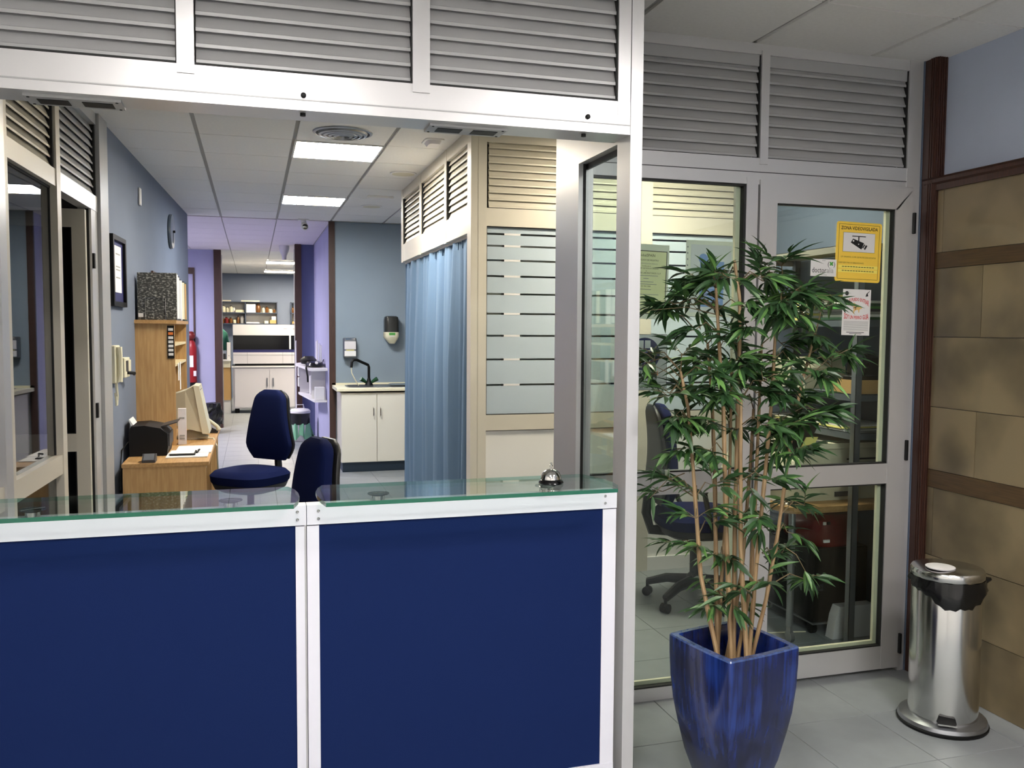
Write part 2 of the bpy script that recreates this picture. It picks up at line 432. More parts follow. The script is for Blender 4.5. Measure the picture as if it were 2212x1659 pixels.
for cy, lb in ((16.9, 'narrow lit ceiling lamp nearer the lab doorway'), (19.6, 'narrow lit ceiling lamp nearer the lab shelves')):
    ceiling_lamp(.72, cy, lb, ['lamp_lab'], None, .95, .55, CZ=CZ-.021)

# ---- outer walls
def wall(name, label, x0, y0, z0, x1, y1, z1, m): return tag(B(x0, y0, z0, x1, y1, z1).build(name, m), label, 'wall', kind='structure')
wall('wall_back', 'plain wall behind the viewer', -1.4, -2.4, 0, 3.1, -2.3, CZ, 'wall_white')
wall('wall_left_waiting', 'plain wall at the left of the waiting area', -1.5, -2.3, 0, -1.4, 2.69, CZ, 'wall_white')
# right reception wall: plaster above, stone cladding below, timber bands
wr = tag(B(3.0, -2.3, 0, 3.12, 3.36, CZ).build('wall_right', 'wall_plaster'), 'blue plaster wall over stone cladding with timber bands', 'wall', kind='structure')
st_me = {}
def stone_row(z0, z1, joints):
    js = [3.30]+joints
    for a, b in zip(js[1:], js[:-1]):
        k = (round(b-a, 3), round(z1-z0, 3))
        if k not in st_me: st_me[k] = MB().box(-.012, -(b-a)/2+.0015, -(z1-z0)/2+.0015, .02, (b-a)/2-.0015, (z1-z0)/2-.0015).mesh('stone_tile', 'stone')
        put(st_me[k], 'stone_tile', wr, (2.979+random.uniform(-.001, .001), (a+b)/2, (z0+z1)/2))
stone_row(1.957, 2.24, [3.245, 2.645, 2.045, 1.445])
stone_row(1.578, 1.886, [3.01, 2.41, 1.81, 1.21])
stone_row(1.261, 1.578, [2.71, 2.11, 1.51])
stone_row(.974, 1.261, [3.015, 2.415, 1.815, 1.215])
stone_row(.58, .893, [3.245, 2.645, 2.045, 1.445])
stone_row(.29, .58, [2.95, 2.35, 1.75, 1.15])
stone_row(.0, .29, [3.2, 2.6, 2.0, 1.4])
B(2.963, -1, 1.887, 3.005, 3.30, 1.956).build('timber_band', 'stripe_wood', wr)
B(2.963, -1, .894, 3.005, 3.30, .973).build('timber_band', 'stripe_wood', wr)
B(2.975, -1, 0, 3.0, 3.30, 2.24).build('mortar', 'grout', wr)
t1 = struct('trim_1', 'dark brown fluted timber post in the corner', 'trim', (2.98, 3.32, 0))
post = MB().box(2.945, 3.285, 0, 3.0, 3.365, CZ)
for a in (2.95, 2.962, 2.974, 2.986): post.box(a, 3.279, 0, a+.006, 3.286, CZ)
post.build('post', 'brown_wood', t1)
fl = MB()
for a in (3.292, 3.304, 3.316): fl.box(2.939, a, 0, 2.946, a+.006, CZ)
fl.build('fluting', 'brown_wood', t1)
t2 = struct('trim_2', 'dark brown timber dado rail above the stone', 'trim', (2.95, 2, 2.235))
MB().prism([(2.94, 2.285), (2.928, 2.291), (3.0, 2.291), (3.0, 2.236), (2.952, 2.236), (2.952, 2.262), (2.94, 2.27)], -1, 3.345).build('rail', 'brown_wood', t2)

# ---- front header over the counter
A = 2.69
wf = struct('wall_front', 'white aluminium louvred header above the reception counter', 'wall', (0, A, 0))
B(-.97, A, 2.24, 1.195, A+.135, 2.345).build('beam', 'alu', wf)
B(-.97, A-.002, 2.268, 1.193, A+.001, 2.272).build('seam', 'alu_slat', wf)
B(-.97, A, 2.78, 1.195, A+.09, CZ).build('top_rail', 'alu', wf)
B(1.195, A-.004, 0, 1.237, A+.105, CZ).build('post', 'alu', wf)
B(1.150, A-.002, 2.30, 1.193, A+.09, CZ).build('stile', 'alu', wf)
for a, b in ((-.198, -.151), (.474, .527)): B(a, A-.006, 2.319, b, A+.09, CZ).build('mullion', 'alu', wf)
for a, b in ((-.97, -.198), (-.151, .474), (.527, 1.15)):
    louver(wf, a+.004, b-.004, A+.012, 2.355, 2.79)
    B(a, A+.004, 2.345, b, A+.03, 2.353).build('gasket', 'gasket', wf)
    B(a, A+.075, 2.35, b, A+.08, 2.79).build('back_panel', 'dark_grey', wf)
    B(b-.004, A+.006, 2.345, b, A+.06, 2.79).build('gasket', 'gasket', wf)
for x in (.15, 1.045):
    MB().lathe([(.008, 0), (.008, .006), (.005, .009)], (x, A, 2.283 if x < .5 else 2.287), 12, ax=1).build('bolt_cap', 'black', wf)
    MB().lathe([(.008, 2.231), (.008, 2.241)], (x+.0, A+.035, 0), 12).build('bolt_cap', 'black', wf)
for cx in (-.475, .66):                                       # flush twin vents under the beam
    v = thing('ceiling_vent', 'silver twin-slot vent plate under the beam, ' + ('left one' if cx < 0 else 'one nearer the post'), 'vent', (cx, A+.085, 2.232))
    x0 = cx-.125
    B(x0, A+.035, 2.232, x0+.25, A+.135, 2.2405).build('plate', 'alu_slat', v)
    for q in (.03, .145): B(x0+q, A+.06, 2.2305, x0+q+.08, A+.115, 2.2325).build('slot', 'black', v)
    for q in (.012, .238):
        for r_ in (.045, .125): MB().lathe([(.004, 2.2305), (.004, 2.233)], (x0+q, A+r_, 0), 8).build('screw', 'black', v)

# ---- side glass screen between the post and the glazed wall
ws = struct('wall_side_screen', 'narrow glass screen beside the counter', 'wall', (1.21, 3.0, 0))
B(1.205, 2.794, 2.235, 1.26, 3.45, CZ).build('beam', 'alu', ws)
B(1.205, 3.19, 0, 1.224, 3.45, 2.236).build('post', 'alu', ws)
B(1.224, 3.20, 0, 1.27, 3.45, 2.236).build('post_core', 'alu', ws)
B(1.236, 2.794, 2.215, 1.246, 3.2, 2.236).build('gasket', 'gasket', ws)
B(1.224, 3.185, .95, 1.234, 3.203, 2.236).build('gasket', 'gasket', ws)
B(1.205, 2.794, .85, 1.26, 3.2, .95).build('rail', 'alu', ws)
B(1.205, 2.794, 0, 1.26, 3.2, .1).build('rail', 'alu', ws)
B(1.234, 2.79, .94, 1.240, 3.205, 2.24).build('pane', 'pane_glass', ws)
B(1.234, 2.79, .095, 1.240, 3.205, .86).build('pane', 'pane_glass', ws)

# ---- right glazed wall with door
Bq = 3.37
wg = struct('wall_glazed', 'grey aluminium and glass partition with louvres above', 'wall', (2.0, Bq, 0))
B(1.26, Bq, 2.782, 2.94, Bq+.08, CZ).build('top_rail', 'alu', wg)
B(1.26, Bq, 2.232, 2.94, Bq+.08, 2.345).build('beam', 'alu', wg)
B(1.26, Bq-.002, 2.283, 2.94, Bq+.001, 2.286).build('seam', 'dark_grey', wg)
B(2.104, Bq-.005, 2.319, 2.143, Bq+.08, CZ-.03).build('mullion', 'alu', wg)
B(2.868, Bq-.003, 2.26, 2.944, Bq+.08, CZ).build('stile', 'alu', wg)
B(2.906, Bq-.003, 0, 2.944, Bq+.08, 2.26).build('jamb', 'alu', wg)
B(2.044, Bq-.003, 0, 2.100, Bq+.08, 2.26).build('stile', 'alu', wg)
B(1.26, Bq-.001, .898, 2.044, Bq+.07, .993).build('mid_rail', 'alu', wg)
B(1.26, Bq-.001, 0, 2.044, Bq+.07, .055).build('sill', 'alu', wg)
for a, b in ((1.262, 2.104), (2.143, 2.868)):
    louver(wg, a+.004, b-.004, Bq+.014, 2.352, 2.745)
    B(a, Bq+.01, 2.735, b, Bq+.05, 2.785).build('head_strip', 'alu_slat', wg)
    B(a, Bq+.07, 2.34, b, Bq+.075, 2.78).build('back_panel', 'dark_grey', wg)
    B(b-.005, Bq+.006, 2.325, b, Bq+.055, 2.78).build('gasket', 'gasket', wg)
g = MB().box(1.27, Bq+.002, 2.222, 2.036, Bq+.03, 2.232).box(2.033, Bq+.002, .993, 2.044, Bq+.03, 2.232).box(1.27, Bq+.002, .993, 2.036, Bq+.03, .999).box(1.27, Bq+.002, .055, 2.04, Bq+.03, .061)
g.build('gasket', 'gasket', wg)
B(1.27, Bq+.031, .055, 2.036, Bq+.045, .078).build('bead', 'ivory', wg)
B(2.012, Bq+.031, .06, 2.036, Bq+.05, 2.23).build('bead', 'ivory', wg)
B(1.27, Bq+.018, .99, 2.04, Bq+.024, 2.23).build('pane', 'pane_glass', wg)
B(1.27, Bq+.018, .058, 2.04, Bq+.024, .9).build('pane', 'pane_glass', wg)
d1 = struct('door_1', 'grey aluminium framed glass door with stickers', 'door', (2.5, Bq, 0))
yd = Bq-.012
def mitre(x0, x1, z0, z1, iw, name):                          # picture-frame top with mitred corners
    MB().prism([(x0, z1), (x1, z1), (x1-iw, z0), (x0+iw, z0)], yd, yd+.06).build(name, 'alu', d1)
mitre(2.106, 2.904, 2.155, 2.252, .085, 'top_rail')
MB().prism([(2.106, .02), (2.106, 2.252), (2.191, 2.155), (2.191, .02)], yd, yd+.06).build('stile', 'alu', d1)
MB().prism([(2.904, .02), (2.806, .02), (2.806, 2.155), (2.904, 2.252)], yd, yd+.06).build('stile', 'alu', d1)
B(2.191, yd+.002, .899, 2.806, yd+.058, .992).build('mid_rail', 'alu', d1)
B(2.191, yd+.002, .02, 2.806, yd+.058, .128).build('bottom_rail', 'alu', d1)
B(2.1, yd+.02, 0, 2.106, yd+.06, 2.26).build('gasket', 'gasket', d1)
g = MB()
for z0, z1 in ((.128, .899), (.992, 2.155)):
    g.box(2.191, yd+.006, z1-.006, 2.806, yd+.03, z1).box(2.191, yd+.006, z0, 2.806, yd+.03, z0+.006).box(2.80, yd+.006, z0, 2.806, yd+.03, z1)
g.build('gasket', 'gasket', d1)
for z0, z1 in ((.13, .898), (.994, 2.154)):
    B(2.191, yd+.026, z0, 2.806, yd+.032, z1).build('pane', 'pane_glass', d1)
    B(2.782, yd+.034, z0, 2.80, yd+.05, z1).build('bead', 'ivory', d1)
B(2.2, yd+.034, .13, 2.78, yd+.05, .148).build('bead', 'ivory', d1)
for z0 in (2.048, 1.004, .089): MB().bbox(2.897, yd-.014, z0, 2.911, yd+.001, z0+.095, .003).build('hinge', 'black', d1)

# ---- booth: louvred partition, warm light tinted into its frame, frosted panes, curtain side
CY, CX = 5.25, 1.285
wb = struct('wall_booth', 'louvred partition with warm light tinted in, frosted glass and curtain opening', 'wall', (CX, CY, 0))
B(CX, CY, 0, 1.385, CY+.1, CZ).build('post', 'alu_warmlit', wb)
B(CX+.045, CY-.002, 0, CX+.049, CY+.001, CZ).build('seam', 'slat_warmlit', wb)
B(1.385, CY+.005, 2.235, 3.3, CY+.08, 2.345).build('beam', 'alu_warmlit', wb)
B(1.385, CY+.005, 2.745, 3.3, CY+.08, CZ).build('top_rail', 'alu_warmlit', wb)
B(2.42, CY, 0, 2.50, CY+.085, CZ).build('mullion', 'alu_warmlit', wb)
B(3.22, CY, 0, 3.3, CY+.085, CZ).build('post', 'alu_warmlit', wb)
B(1.385, CY+.005, .968, 3.3, CY+.08, 1.065).build('mid_rail', 'alu_warmlit', wb)
B(1.385, CY+.02, .09, 3.3, CY+.07, .962).build('lower_panel', 'wall_white', wb)
B(1.385, CY+.005, 0, 3.3, CY+.08, .09).build('skirting', 'white', wb)
for a, b in ((1.40, 2.42), (2.50, 3.22)):
    louver(wb, a+.003, b-.003, CY+.018, 2.352, 2.75, 'slat_warmlit')
    B(a, CY+.075, 2.34, b, CY+.079, 2.75).build('back_panel', 'dark_grey', wb)
zs = [2.19, 2.117, 2.028, 1.93, 1.82, 1.697, 1.56, 1.412, 1.252]
for a, b in ((1.385, 2.42), (2.50, 3.22)):
    B(a, CY+.03, 1.06, b, CY+.036, 2.24).build('pane', 'pane_glass', wb)
    MB().box(a, CY+.012, 2.229, b, CY+.04, 2.236).box(a, CY+.012, 1.064, b, CY+.04, 1.07).box(a, CY+.012, 1.064, a+.006, CY+.04, 2.235).build('gasket', 'gasket', wb)
    top = 2.23
    for z in zs+[1.066]:
        B(a+.005, CY+.026, z+(.006 if z > 1.1 else 0), b, CY+.029, top).build('frosted_band', 'frosted', wb)
        if z > 1.1 and a < 2:
            B(a+.12, CY+.025, z-.006, a+.225, CY+.0295, z+.006).build('white_strip', 'white', wb)
            B(a+.105, CY+.025, z-.006, a+.12, CY+.0295, z+.006).build('dark_strip', 'black', wb)
            B(a+.55, CY+.025, z-.006, a+.56, CY+.0295, z+.006).build('white_strip', 'white', wb)
        top = z-.006
# curtain side
B(CX, CY+.1, 2.195, CX+.075, 7.84, 2.345).build('beam', 'alu_warmlit', wb)
B(CX, CY+.1, 2.745, CX+.075, 7.84, CZ).build('top_rail', 'alu_warmlit', wb)
for a, b in ((5.96, 6.03), (6.905, 6.975), (7.78, 7.86)): B(CX-.002, a, 2.19, CX+.075, b, CZ).build('mullion', 'alu_warmlit', wb)
for a, b in ((5.35, 5.96), (6.03, 6.905), (6.975, 7.78)):
    louver_side(wb, CX+.016, a+.003, b-.003, 2.352, 2.75, 'slat_warmlit', -1)
    B(CX+.068, a, 2.34, CX+.072, b, 2.75).build('back_panel', 'dark_grey', wb)
    B(CX+.004, b-.005, 2.345, CX+.06, b, 2.745).build('gasket', 'gasket', wb)
B(CX+.03, 5.36, 2.178, CX+.05, 7.86, 2.196).build('curtain_rail', 'alu_warmlit', wb)
B(CX+.075, 7.80, 0, 3.3, 7.86, CZ).build('rear_panel', 'wall_white', wb)
wall('wall_right_office', 'blue grey office wall behind the metal rack', 3.3, 3.45, 0, 3.4, 10.35, CZ, 'wall_office')
B(2.94, 3.36, 0, 3.4, 3.46, CZ).build('return', 'wall_office', wg)

# ---- left partition (slightly skewed) and left wall
skew = math.atan(.0407)
def xw(y): return -.853+.0407*(y-5.77)
wl = struct('wall_left', 'skewed glass and louvre partition leading to a blue wall', 'wall', (xw(2.7), 2.7, 0), -skew)
WL[wl.name] = Vector((0, 0, 0))
def LY(y): return (y-2.7)/math.cos(skew)
def LB(n, m, x0, y0, z0, x1, y1, z1): return B(x0, LY(y0), z0, x1, LY(y1), z1).build(n, m, wl)
LB('plaster', 'wall_blue', -.1, 5.83, 0, 0, 10.22, CZ)
LB('post', 'alu', -.08, 3.78, 0, .012, 3.865, CZ)
LB('post', 'alu_warmlit', -.06, 3.865, 0, .004, 3.93, CZ)
LB('post', 'alu_warmlit', -.06, 4.67, 0, .008, 4.745, CZ)
LB('jamb', 'alu', -.07, 5.44, 0, .0, 5.60, 2.27)
LB('jamb', 'alu_slat', -.07, 5.60, 0, .02, 5.83, CZ)
LB('beam', 'alu_warmlit', -.06, 3.93, 2.268, .003, 4.67, 2.35)
LB('beam', 'alu', -.06, 4.745, 2.262, .003, 5.60, 2.35)
LB('top_rail', 'alu', -.06, 2.7, 2.76, .003, 5.60, CZ)
louver_side(wl, -.014, LY(3.93), LY(4.66), 2.355, 2.77, 'slat_warmlit', 1)
louver_side(wl, -.014, LY(4.75), LY(5.59), 2.355, 2.77, 'alu_slat', 1)
LB('back_panel', 'dark_grey', -.07, 3.93, 2.35, -.066, 5.6, 2.77)
LB('gasket', 'gasket', -.055, 4.655, 2.35, -.004, 4.668, 2.77)
LB('gasket', 'gasket', -.055, 5.585, 2.35, -.004, 5.60, 2.77)
LB('rail', 'alu_warmlit', -.06, 3.93, .885, .003, 4.67, .978)
LB('rail', 'alu_warmlit', -.06, 3.93, 0, .003, 4.67, .1)
LB('gasket', 'gasket', -.036, 4.66, .978, -.024, 4.67, 2.268)
LB('gasket', 'gasket', -.036, 3.93, 2.258, -.022, 4.67, 2.269)
LB('gasket', 'gasket', -.03, 5.432, 0, -.012, 5.44, 2.27)
LB('pane', 'tint_glass', -.034, 3.93, .975, -.028, 4.67, 2.27)
LB('pane', 'tint_glass', -.034, 3.93, .1, -.028, 4.67, .885)
LB('pane', 'tint_glass', -.034, 2.7, .1, -.028, 3.78, 2.27)
LB('rail', 'alu_warmlit', -.06, 2.83, 0, .003, 3.78, .1)
LB('rail', 'alu_warmlit', -.06, 2.83, .885, .003, 3.78, .978)
LB('beam', 'alu_warmlit', -.06, 2.83, 2.268, .003, 3.78, 2.35)
louver_side(wl, -.014, LY(2.84), LY(3.78), 2.355, 2.77, 'slat_warmlit', 1)
LB('back_panel', 'dark_grey', -.07, 2.7, 2.35, -.066, 3.78, 2.77)
for z in (1.93, 1.08): LB('hinge', 'black', -.004, 5.445, z, .012, 5.475, z+.085)
d2 = struct('door_2', 'glazed door standing open into the dark side room', 'door', (-.90, 5.40, 0))
for n, a, b in (('stile', -.957, -.888), ('stile', -1.57, -1.485)): B(a, 5.37, .02, b, 5.415, 2.25).build(n, 'alu_warmlit', d2)
for n, a, b in (('top_rail', 2.15, 2.25), ('mid_rail', .90, 1.0), ('bottom_rail', .02, .13)): B(-1.485, 5.372, a, -.957, 5.413, b).build(n, 'alu_warmlit', d2)
B(-.965, 5.38, .13, -.957, 5.405, .9).build('gasket', 'gasket', d2); B(-.965, 5.38, 1.0, -.957, 5.405, 2.15).build('gasket', 'gasket', d2)
B(-1.485, 5.39, 1.0, -.96, 5.396, 2.15).build('pane', 'tint_glass', d2); B(-1.485, 5.39, .13, -.96, 5.396, .9).build('pane', 'tint_glass', d2)
wall('wall_far_side_room', 'dark end wall of the side room', -3.1, 5.85, 0, -.97, 5.95, CZ, 'dark_room')
wall('wall_left_side_room', 'dark side wall of the side room', -3.1, 2.69, 0, -3.0, 5.85, CZ, 'dark_room')
wall('wall_near_side_room', 'pale blue near wall of the side room', -3.1, 2.6, 0, -.97, 2.69, CZ, 'wall_plaster')

# ---- far end: sink wall, corridor, lab
wall('wall_sink', 'pale blue wall above the sink cabinet', .87, 10.35, 0, 3.4, 10.45, CZ, 'wall_pale')
wall('wall_right_corridor', 'lavender corridor wall with the white shelf', .875, 10.45, 0, .97, 13.4, CZ, 'wall_lavender')
wall('wall_end_corridor', 'deep blue wall beside the lab doorway', .69, 13.33, 0, .875, 13.45, CZ, 'wall_indigo')
wall('wall_left_corridor', 'lavender wall with fire extinguisher beside the lab doorway', -.575, 14.72, 0, -.895, 14.84, CZ, 'wall_lavender')
wall('wall_far_corridor', 'lavender wall further left in the corridor', -2.9, 14.72, 0, -.895, 14.84, CZ, 'wall_lavender')
wall('wall_outer_corridor', 'corridor wall out of sight on the left', -3.0, 10.2, 0, -2.9, 14.84, CZ, 'wall_lavender')
wall('wall_near_corridor', 'near wall of the corridor branch out of sight', -2.9, 10.12, 0, -.69, 10.22, CZ, 'wall_blue')
wall('wall_lab_right', 'side wall of the lab', 2.2, 13.4, 0, 2.3, 21, CZ, 'wall_grey')
wall('wall_lab_link', 'wall closing the lab beside the corridor', .9, 13.45, 0, 2.2, 13.55, CZ, 'wall_grey')
wall('wall_lab_left', 'left side wall of the lab', -1.9, 14.84, 0, -1.8, 21, CZ, 'wall_grey')
wall('wall_lab_back', 'grey blue wall behind the bottle shelves', -1.9, 20.92, 0, 2.3, 21.02, CZ, 'wall_grey')
def jamb(n, label, x0, y0, x1, y1, z1=CZ, strip=None):
    t = struct(n, label, 'trim', ((x0+x1)/2, y0, 0))
    B(x0, y0, 0, x1, y1, z1).build('board', 'brown_jamb', t)
    if strip: B(*strip).build('edge_strip', 'alu', t)
    return t
jamb('trim_3', 'brown corner board left of the sink', .845, 10.325, .915, 10.349)
jamb('trim_4', 'brown doorway board on the lavender side of the lab', -.585, 14.66, -.475, 14.84, CZ, (-.474, 14.72, 0, -.462, 14.74, 2.75))
jamb('trim_5', 'brown doorway board on the deep blue side of the lab', .60, 13.27, .69, 13.45, CZ, (.582, 13.3, 0, .592, 13.32, 2.75))
t = struct('trim_6', 'dark door frame beside the fire extinguisher', 'trim', (-.93, 14.70, 0))
MB().box(-.90, 14.69, 0, -.875, 14.72, 2.54).box(-1.9, 14.69, 2.44, -.90, 14.72, 2.54).build('board', 'brown_jamb', t)

# ================================================================== RECEPTION COUNTER
def counter(x0, x1, label, px0, px1):
    t = thing('reception_counter', label, 'counter', ((x0+x1)/2, A+.1, 0))
    B(px0, A+.006, .12, px1, A+.03, 1.01).build('panel', 'blue_panel', t, label='dark blue front panel')
    for a, b in ((x0, px0), (px1, x1)):
        B(a, A+.002, 0, b, A+.05, 1.0).build('post', 'white_paint', t)
        B(a, A+.05, 0, b, A+.10, 1.05).build('end_panel', 'white_paint', t)
    B(x0, A-.002, 1.004, x1, A+.05, 1.064).build('top_rail', 'white_paint', t)
    B(x0, A, .06, x1, A+.04, .122).build('bottom_rail', 'white_paint', t)
    B(x0+.02, A+.03, .0, x1-.02, A+.05, .06).build('plinth', 'black', t)
    B(x0, A+.05, 1.045, x1, A+.062, 1.062).build('ledge', 'pale_wood', t)
    for x in (px0-.002, px1+.006):
        for z in (1.022, 1.046):
            MB().lathe([(.0045, 0), (.0045, .003), (.0025, .005)], (x, A-.002, z), 10, ax=1).build('screw', 'steel', t)
    return t
counter(-.97, .148, 'blue fronted reception counter at the left with white frame', -.93, .116)
counter(.150, 1.165, 'blue fronted reception counter under the bell', .186, 1.117)
B(.1425, A+.0005, 0, .1479, A+.006, 1.062).build('joint_strip', 'alu_slat', bpy.data.objects['reception_counter'])
def glass_top(pts, label, posts):
    t = thing('glass_counter_top', label, 'glass top', (sum(p[0] for p in pts)/len(pts), A, 1.088))
    z0, z1 = 1.088, 1.10
    n = len(pts); v = [(x, y, z0) for x, y in pts]+[(x, y, z1) for x, y in pts]
    mb = MB().add(v, [tuple(reversed(range(n))), tuple(range(n, 2*n))], 0)
    for i in range(n):
        j = (i+1) % n; mb.add([v[i], v[j], v[n+j], v[n+i]], [(0, 1, 2, 3)], 1 if pts[i][1] < yf+.07 and pts[j][1] < yf+.07 else 2)
    mb.build('slab', ['counter_glass', 'glass_edge', 'glass_edge_thin'], t)
    for x, y in posts:
        MB().lathe([(.018, 1.0645), (.020, 1.066), (.020, 1.080), (.018, 1.082), (.018, 1.0835)], (x, y, 0), 20).build('standoff', 'chrome', t)
        MB().lathe([(.018, 1.083), (.034, 1.0845), (.034, 1.0872), (.01, 1.0874)], (x, y, 0), 24).build('standoff_disc', 'plastic_smoke', t)  # glue disc, its dark tone imitates reflected petals
        for a_ in (R(35), R(-35)):
            ca, sa = math.cos(a_)*.033, math.sin(a_)*.033
            MB().tube([(x-ca, y-sa, 1.0868), (x+ca, y+sa, 1.0868)], .0022, 5).build('standoff_glint', 'chrome', t)  # bright bars imitate the cross reflected in the disc
    return t
yf, yb = 2.53, 2.825
def arc(xf, xb, bulge, n=7, d=1):
    return [(xf+(xb-xf)*k/n+bulge*math.sin(math.pi*k/n), yf+(yb-yf)*k/n) for k in range(n+1)]
right = [(1.10, yf), (1.125, yf+.06), (1.13, yf+.12), (1.125, yf+.18), (1.11, yf+.24), (1.085, yb)]
left = [(.205, yb), (.188, yb-.05), (.178, yb-.11), (.178, yb-.17), (.184, yb-.23), (.195, yf)]
glass_top(right+left, 'clear glass top with chrome studs under the bell', [(.37, 2.715), (.92, 2.715)])
glass_top([(.105, yf), (.120, yf+.06), (.127, yf+.12), (.126, yf+.18), (.118, yf+.24), (.10, yb), (-.955, yb), (-.955, yf)], 'clear glass top on the counter at the left', [(-.07, 2.715), (-.60, 2.715)])
bell = thing('desk_bell', 'chrome call bell with black base on the glass top', 'bell', (.925, 2.672, 1.10))
c = (.925, 2.672, 1.10)
MB().lathe([(.039, 0), (.041, .004), (.038, .010), (.031, .016), (.02, .017)], c, 28).build('base', 'black_gloss', bell)
MB().lathe([(.034, .015), (.034, .018), (.032, .027), (.027, .037), (.019, .044), (.009, .048), (.004, .0485)], c, 28).build('dome', 'chrome', bell)
MB().lathe([(.003, .048), (.003, .056), (.0055, .057), (.0055, .060), (.003, .062), (.0035, .068), (.001, .069)], c, 12).build('button', 'chrome', bell)

# ================================================================== PLANTER AND BAMBOO
PX, PY = 1.54, 2.56
pot = thing('planter', 'cobalt blue glazed square tapered planter on the floor', 'planter', (PX, PY, 0), R(12)); WL[pot.name] = Vector((0, 0, 0))
def sq(h, z):                                                   # square ring with small rounded corners
    r_ = .008; out = []
    for qx, qy, a0 in ((1, 1, 0), (-1, 1, 90), (-1, -1, 180), (1, -1, 270)):
        for k in range(4): a = R(a0+30*k); out.append((qx*(h-r_)+r_*math.cos(a), qy*(h-r_)+r_*math.sin(a), z))
        # a few points along the side so it can bow outwards
        n_ = {0: (-1, 0), 90: (0, -1), 180: (1, 0), 270: (0, 1)}[a0]
        for k in range(1, 6):
            q = k/6; L = 2*(h-r_); bow = .006*math.sin(math.pi*q)
            bx_, by_ = qx*(h-r_)+(0 if n_[0] else qx*r_), qy*(h-r_)+(0 if n_[1] else qy*r_)
            out.append((bx_+n_[0]*L*q+(qx*bow if n_[1] else 0), by_+n_[1]*L*q+(qy*bow if n_[0] else 0), z))
    return out
prof = [(.062, 0), (.066, .008), (.078, .05), (.091, .09), (.112, .166), (.130, .265), (.141, .335), (.1485, .42), (.1515, .50), (.152, .545), (.152, .556)]
mb = MB().loft([sq(h, z) for h, z in prof], 0, True)
mb.f.pop(); mb.m.pop(); mb.sm.pop()
inner = [(.152, .556), (.149, .561), (.130, .561), (.126, .556), (.122, .50), (.112, .40)]
mb.loft([sq(h, z) for h, z in inner[:3]], 1, True, cap=False)
mb.loft([sq(h, z) for h, z in inner[2:]], 0, True, cap=False)
mb.build('pot', ['glaze', 'glaze_rim'], pot)
MB().loft([sq(.113, .41), sq(.117, .455)], 0).build('soil', 'soil', pot)

fwd = Vector((math.sin(R(16.48))*math.cos(R(3.57)), math.cos(R(16.48))*math.cos(R(3.57)), -math.sin(R(3.57))))
rgt = Vector((math.cos(R(16.48)), -math.sin(R(16.48)), 0)); upv = rgt.cross(fwd)
def spot(px, py, depth=0.):                                    # a point of the plant, in metres, about the plant's own axis plane
    d = 2.965+depth; u = (px-1106)/1890*d; v = (829.5-py)/1890*d
    return Vector((0, 0, 1.6)) + fwd*d + rgt*u + upv*v
plant = thing('bamboo_plant', 'tall leafy bamboo plant rooted in the blue planter', 'plant', (PX, PY, .45))
canes = [
    ([(1537, 1420), (1516, 1240), (1500, 1030), (1487, 880), (1470, 800)], -.05, .0085),
    ([(1556, 1418), (1550, 1260), (1545, 1010), (1538, 860), (1528, 740)], .04, .009),
    ([(1571, 1425), (1570, 1120), (1563, 880), (1553, 740), (1545, 620)], -.03, .009),
    ([(1586, 1422), (1589, 1150), (1594, 900), (1597, 740), (1597, 645), (1585, 560)], .0, .0085),
    ([(1601, 1428), (1602, 1180), (1601, 1000), (1601, 860)], -.07, .009),
    ([(1611, 1415), (1625, 1250), (1634, 1050), (1640, 880), (1645, 740)], .05, .008),
    ([(1619, 1420), (1636, 1220), (1655, 1010), (1668, 850), (1674, 720), (1690, 640)], -.02, .008),
    ([(1638, 1412), (1658, 1290), (1682, 1150), (1710, 940), (1732, 820), (1760, 720)], .02, .0075),
    ([(1566, 1412), (1561, 1250), (1578, 1000), (1580, 800)], .08, .008),
    ([(1596, 1410), (1605, 1230), (1622, 1000), (1628, 880)], .09, .008)]
def lerp_path(P, n):
    out = []
    for i in range(len(P)-1):
        for k in range(n): out.append(P[i].lerp(P[i+1], k/n))
    return out+[P[-1]]
cane_pts = []
for pts, dep, r in canes:
    P = [spot(x, y, dep*min(1, i*.5)) for i, (x, y) in enumerate(pts)]
    b = P[0]; b = Vector((PX+(b.x-PX)*.9, PY+dep*.8, .45)); P[0] = b
    path = lerp_path(P, 5); rad = []
    for i in range(len(path)):
        k = i/(len(path)-1); rad.append(r*(1-.45*k)*(1.12 if i % 3 == 0 else .96))
    MB().tube(path, rad, 8).build('cane', 'cane', plant)
    cane_pts += path[6:]
clusters = [(1575, 590), (1545, 610), (1500, 590), (1640, 600), (1660, 585), (1455, 655), (1500, 650), (1540, 665), (1600, 655), (1690, 650), (1740, 640), (1785, 655), (1720, 690), (1500, 715), (1560, 730), (1620, 705),
    (1690, 740), (1750, 720), (1410, 775), (1415, 810), (1470, 770), (1520, 790), (1570, 790), (1640, 775), (1700, 780), (1755, 800), (1800, 790), (1450, 845), (1500, 850), (1560, 840), (1610, 850), (1660, 850), (1715, 860), (1770, 890), (1465, 905),
    (1520, 905), (1575, 920), (1640, 920), (1700, 920), (1480, 965), (1530, 975), (1680, 985), (1710, 970), (1430, 1060), (1465, 1035), (1500, 1060), (1545, 1045), (1610, 1040), (1660, 1030), (1700, 1080), (1740, 1090), (1500, 1120), (1540, 1130), (1600, 1110), (1650, 1110),
    (1700, 1140), (1470, 1165), (1520, 1180), (1560, 1200), (1640, 1190), (1690, 1195), (1745, 1245), (1540, 1265), (1580, 1285), (1620, 1270), (1555, 1310), (1605, 1310), (1660, 1250)]
rq = random.Random(21)
for _ in range(30):
    b_ = rq.choice(clusters[:42]); clusters.append((b_[0]+rq.uniform(-38, 38), b_[1]+rq.uniform(-30, 30)))
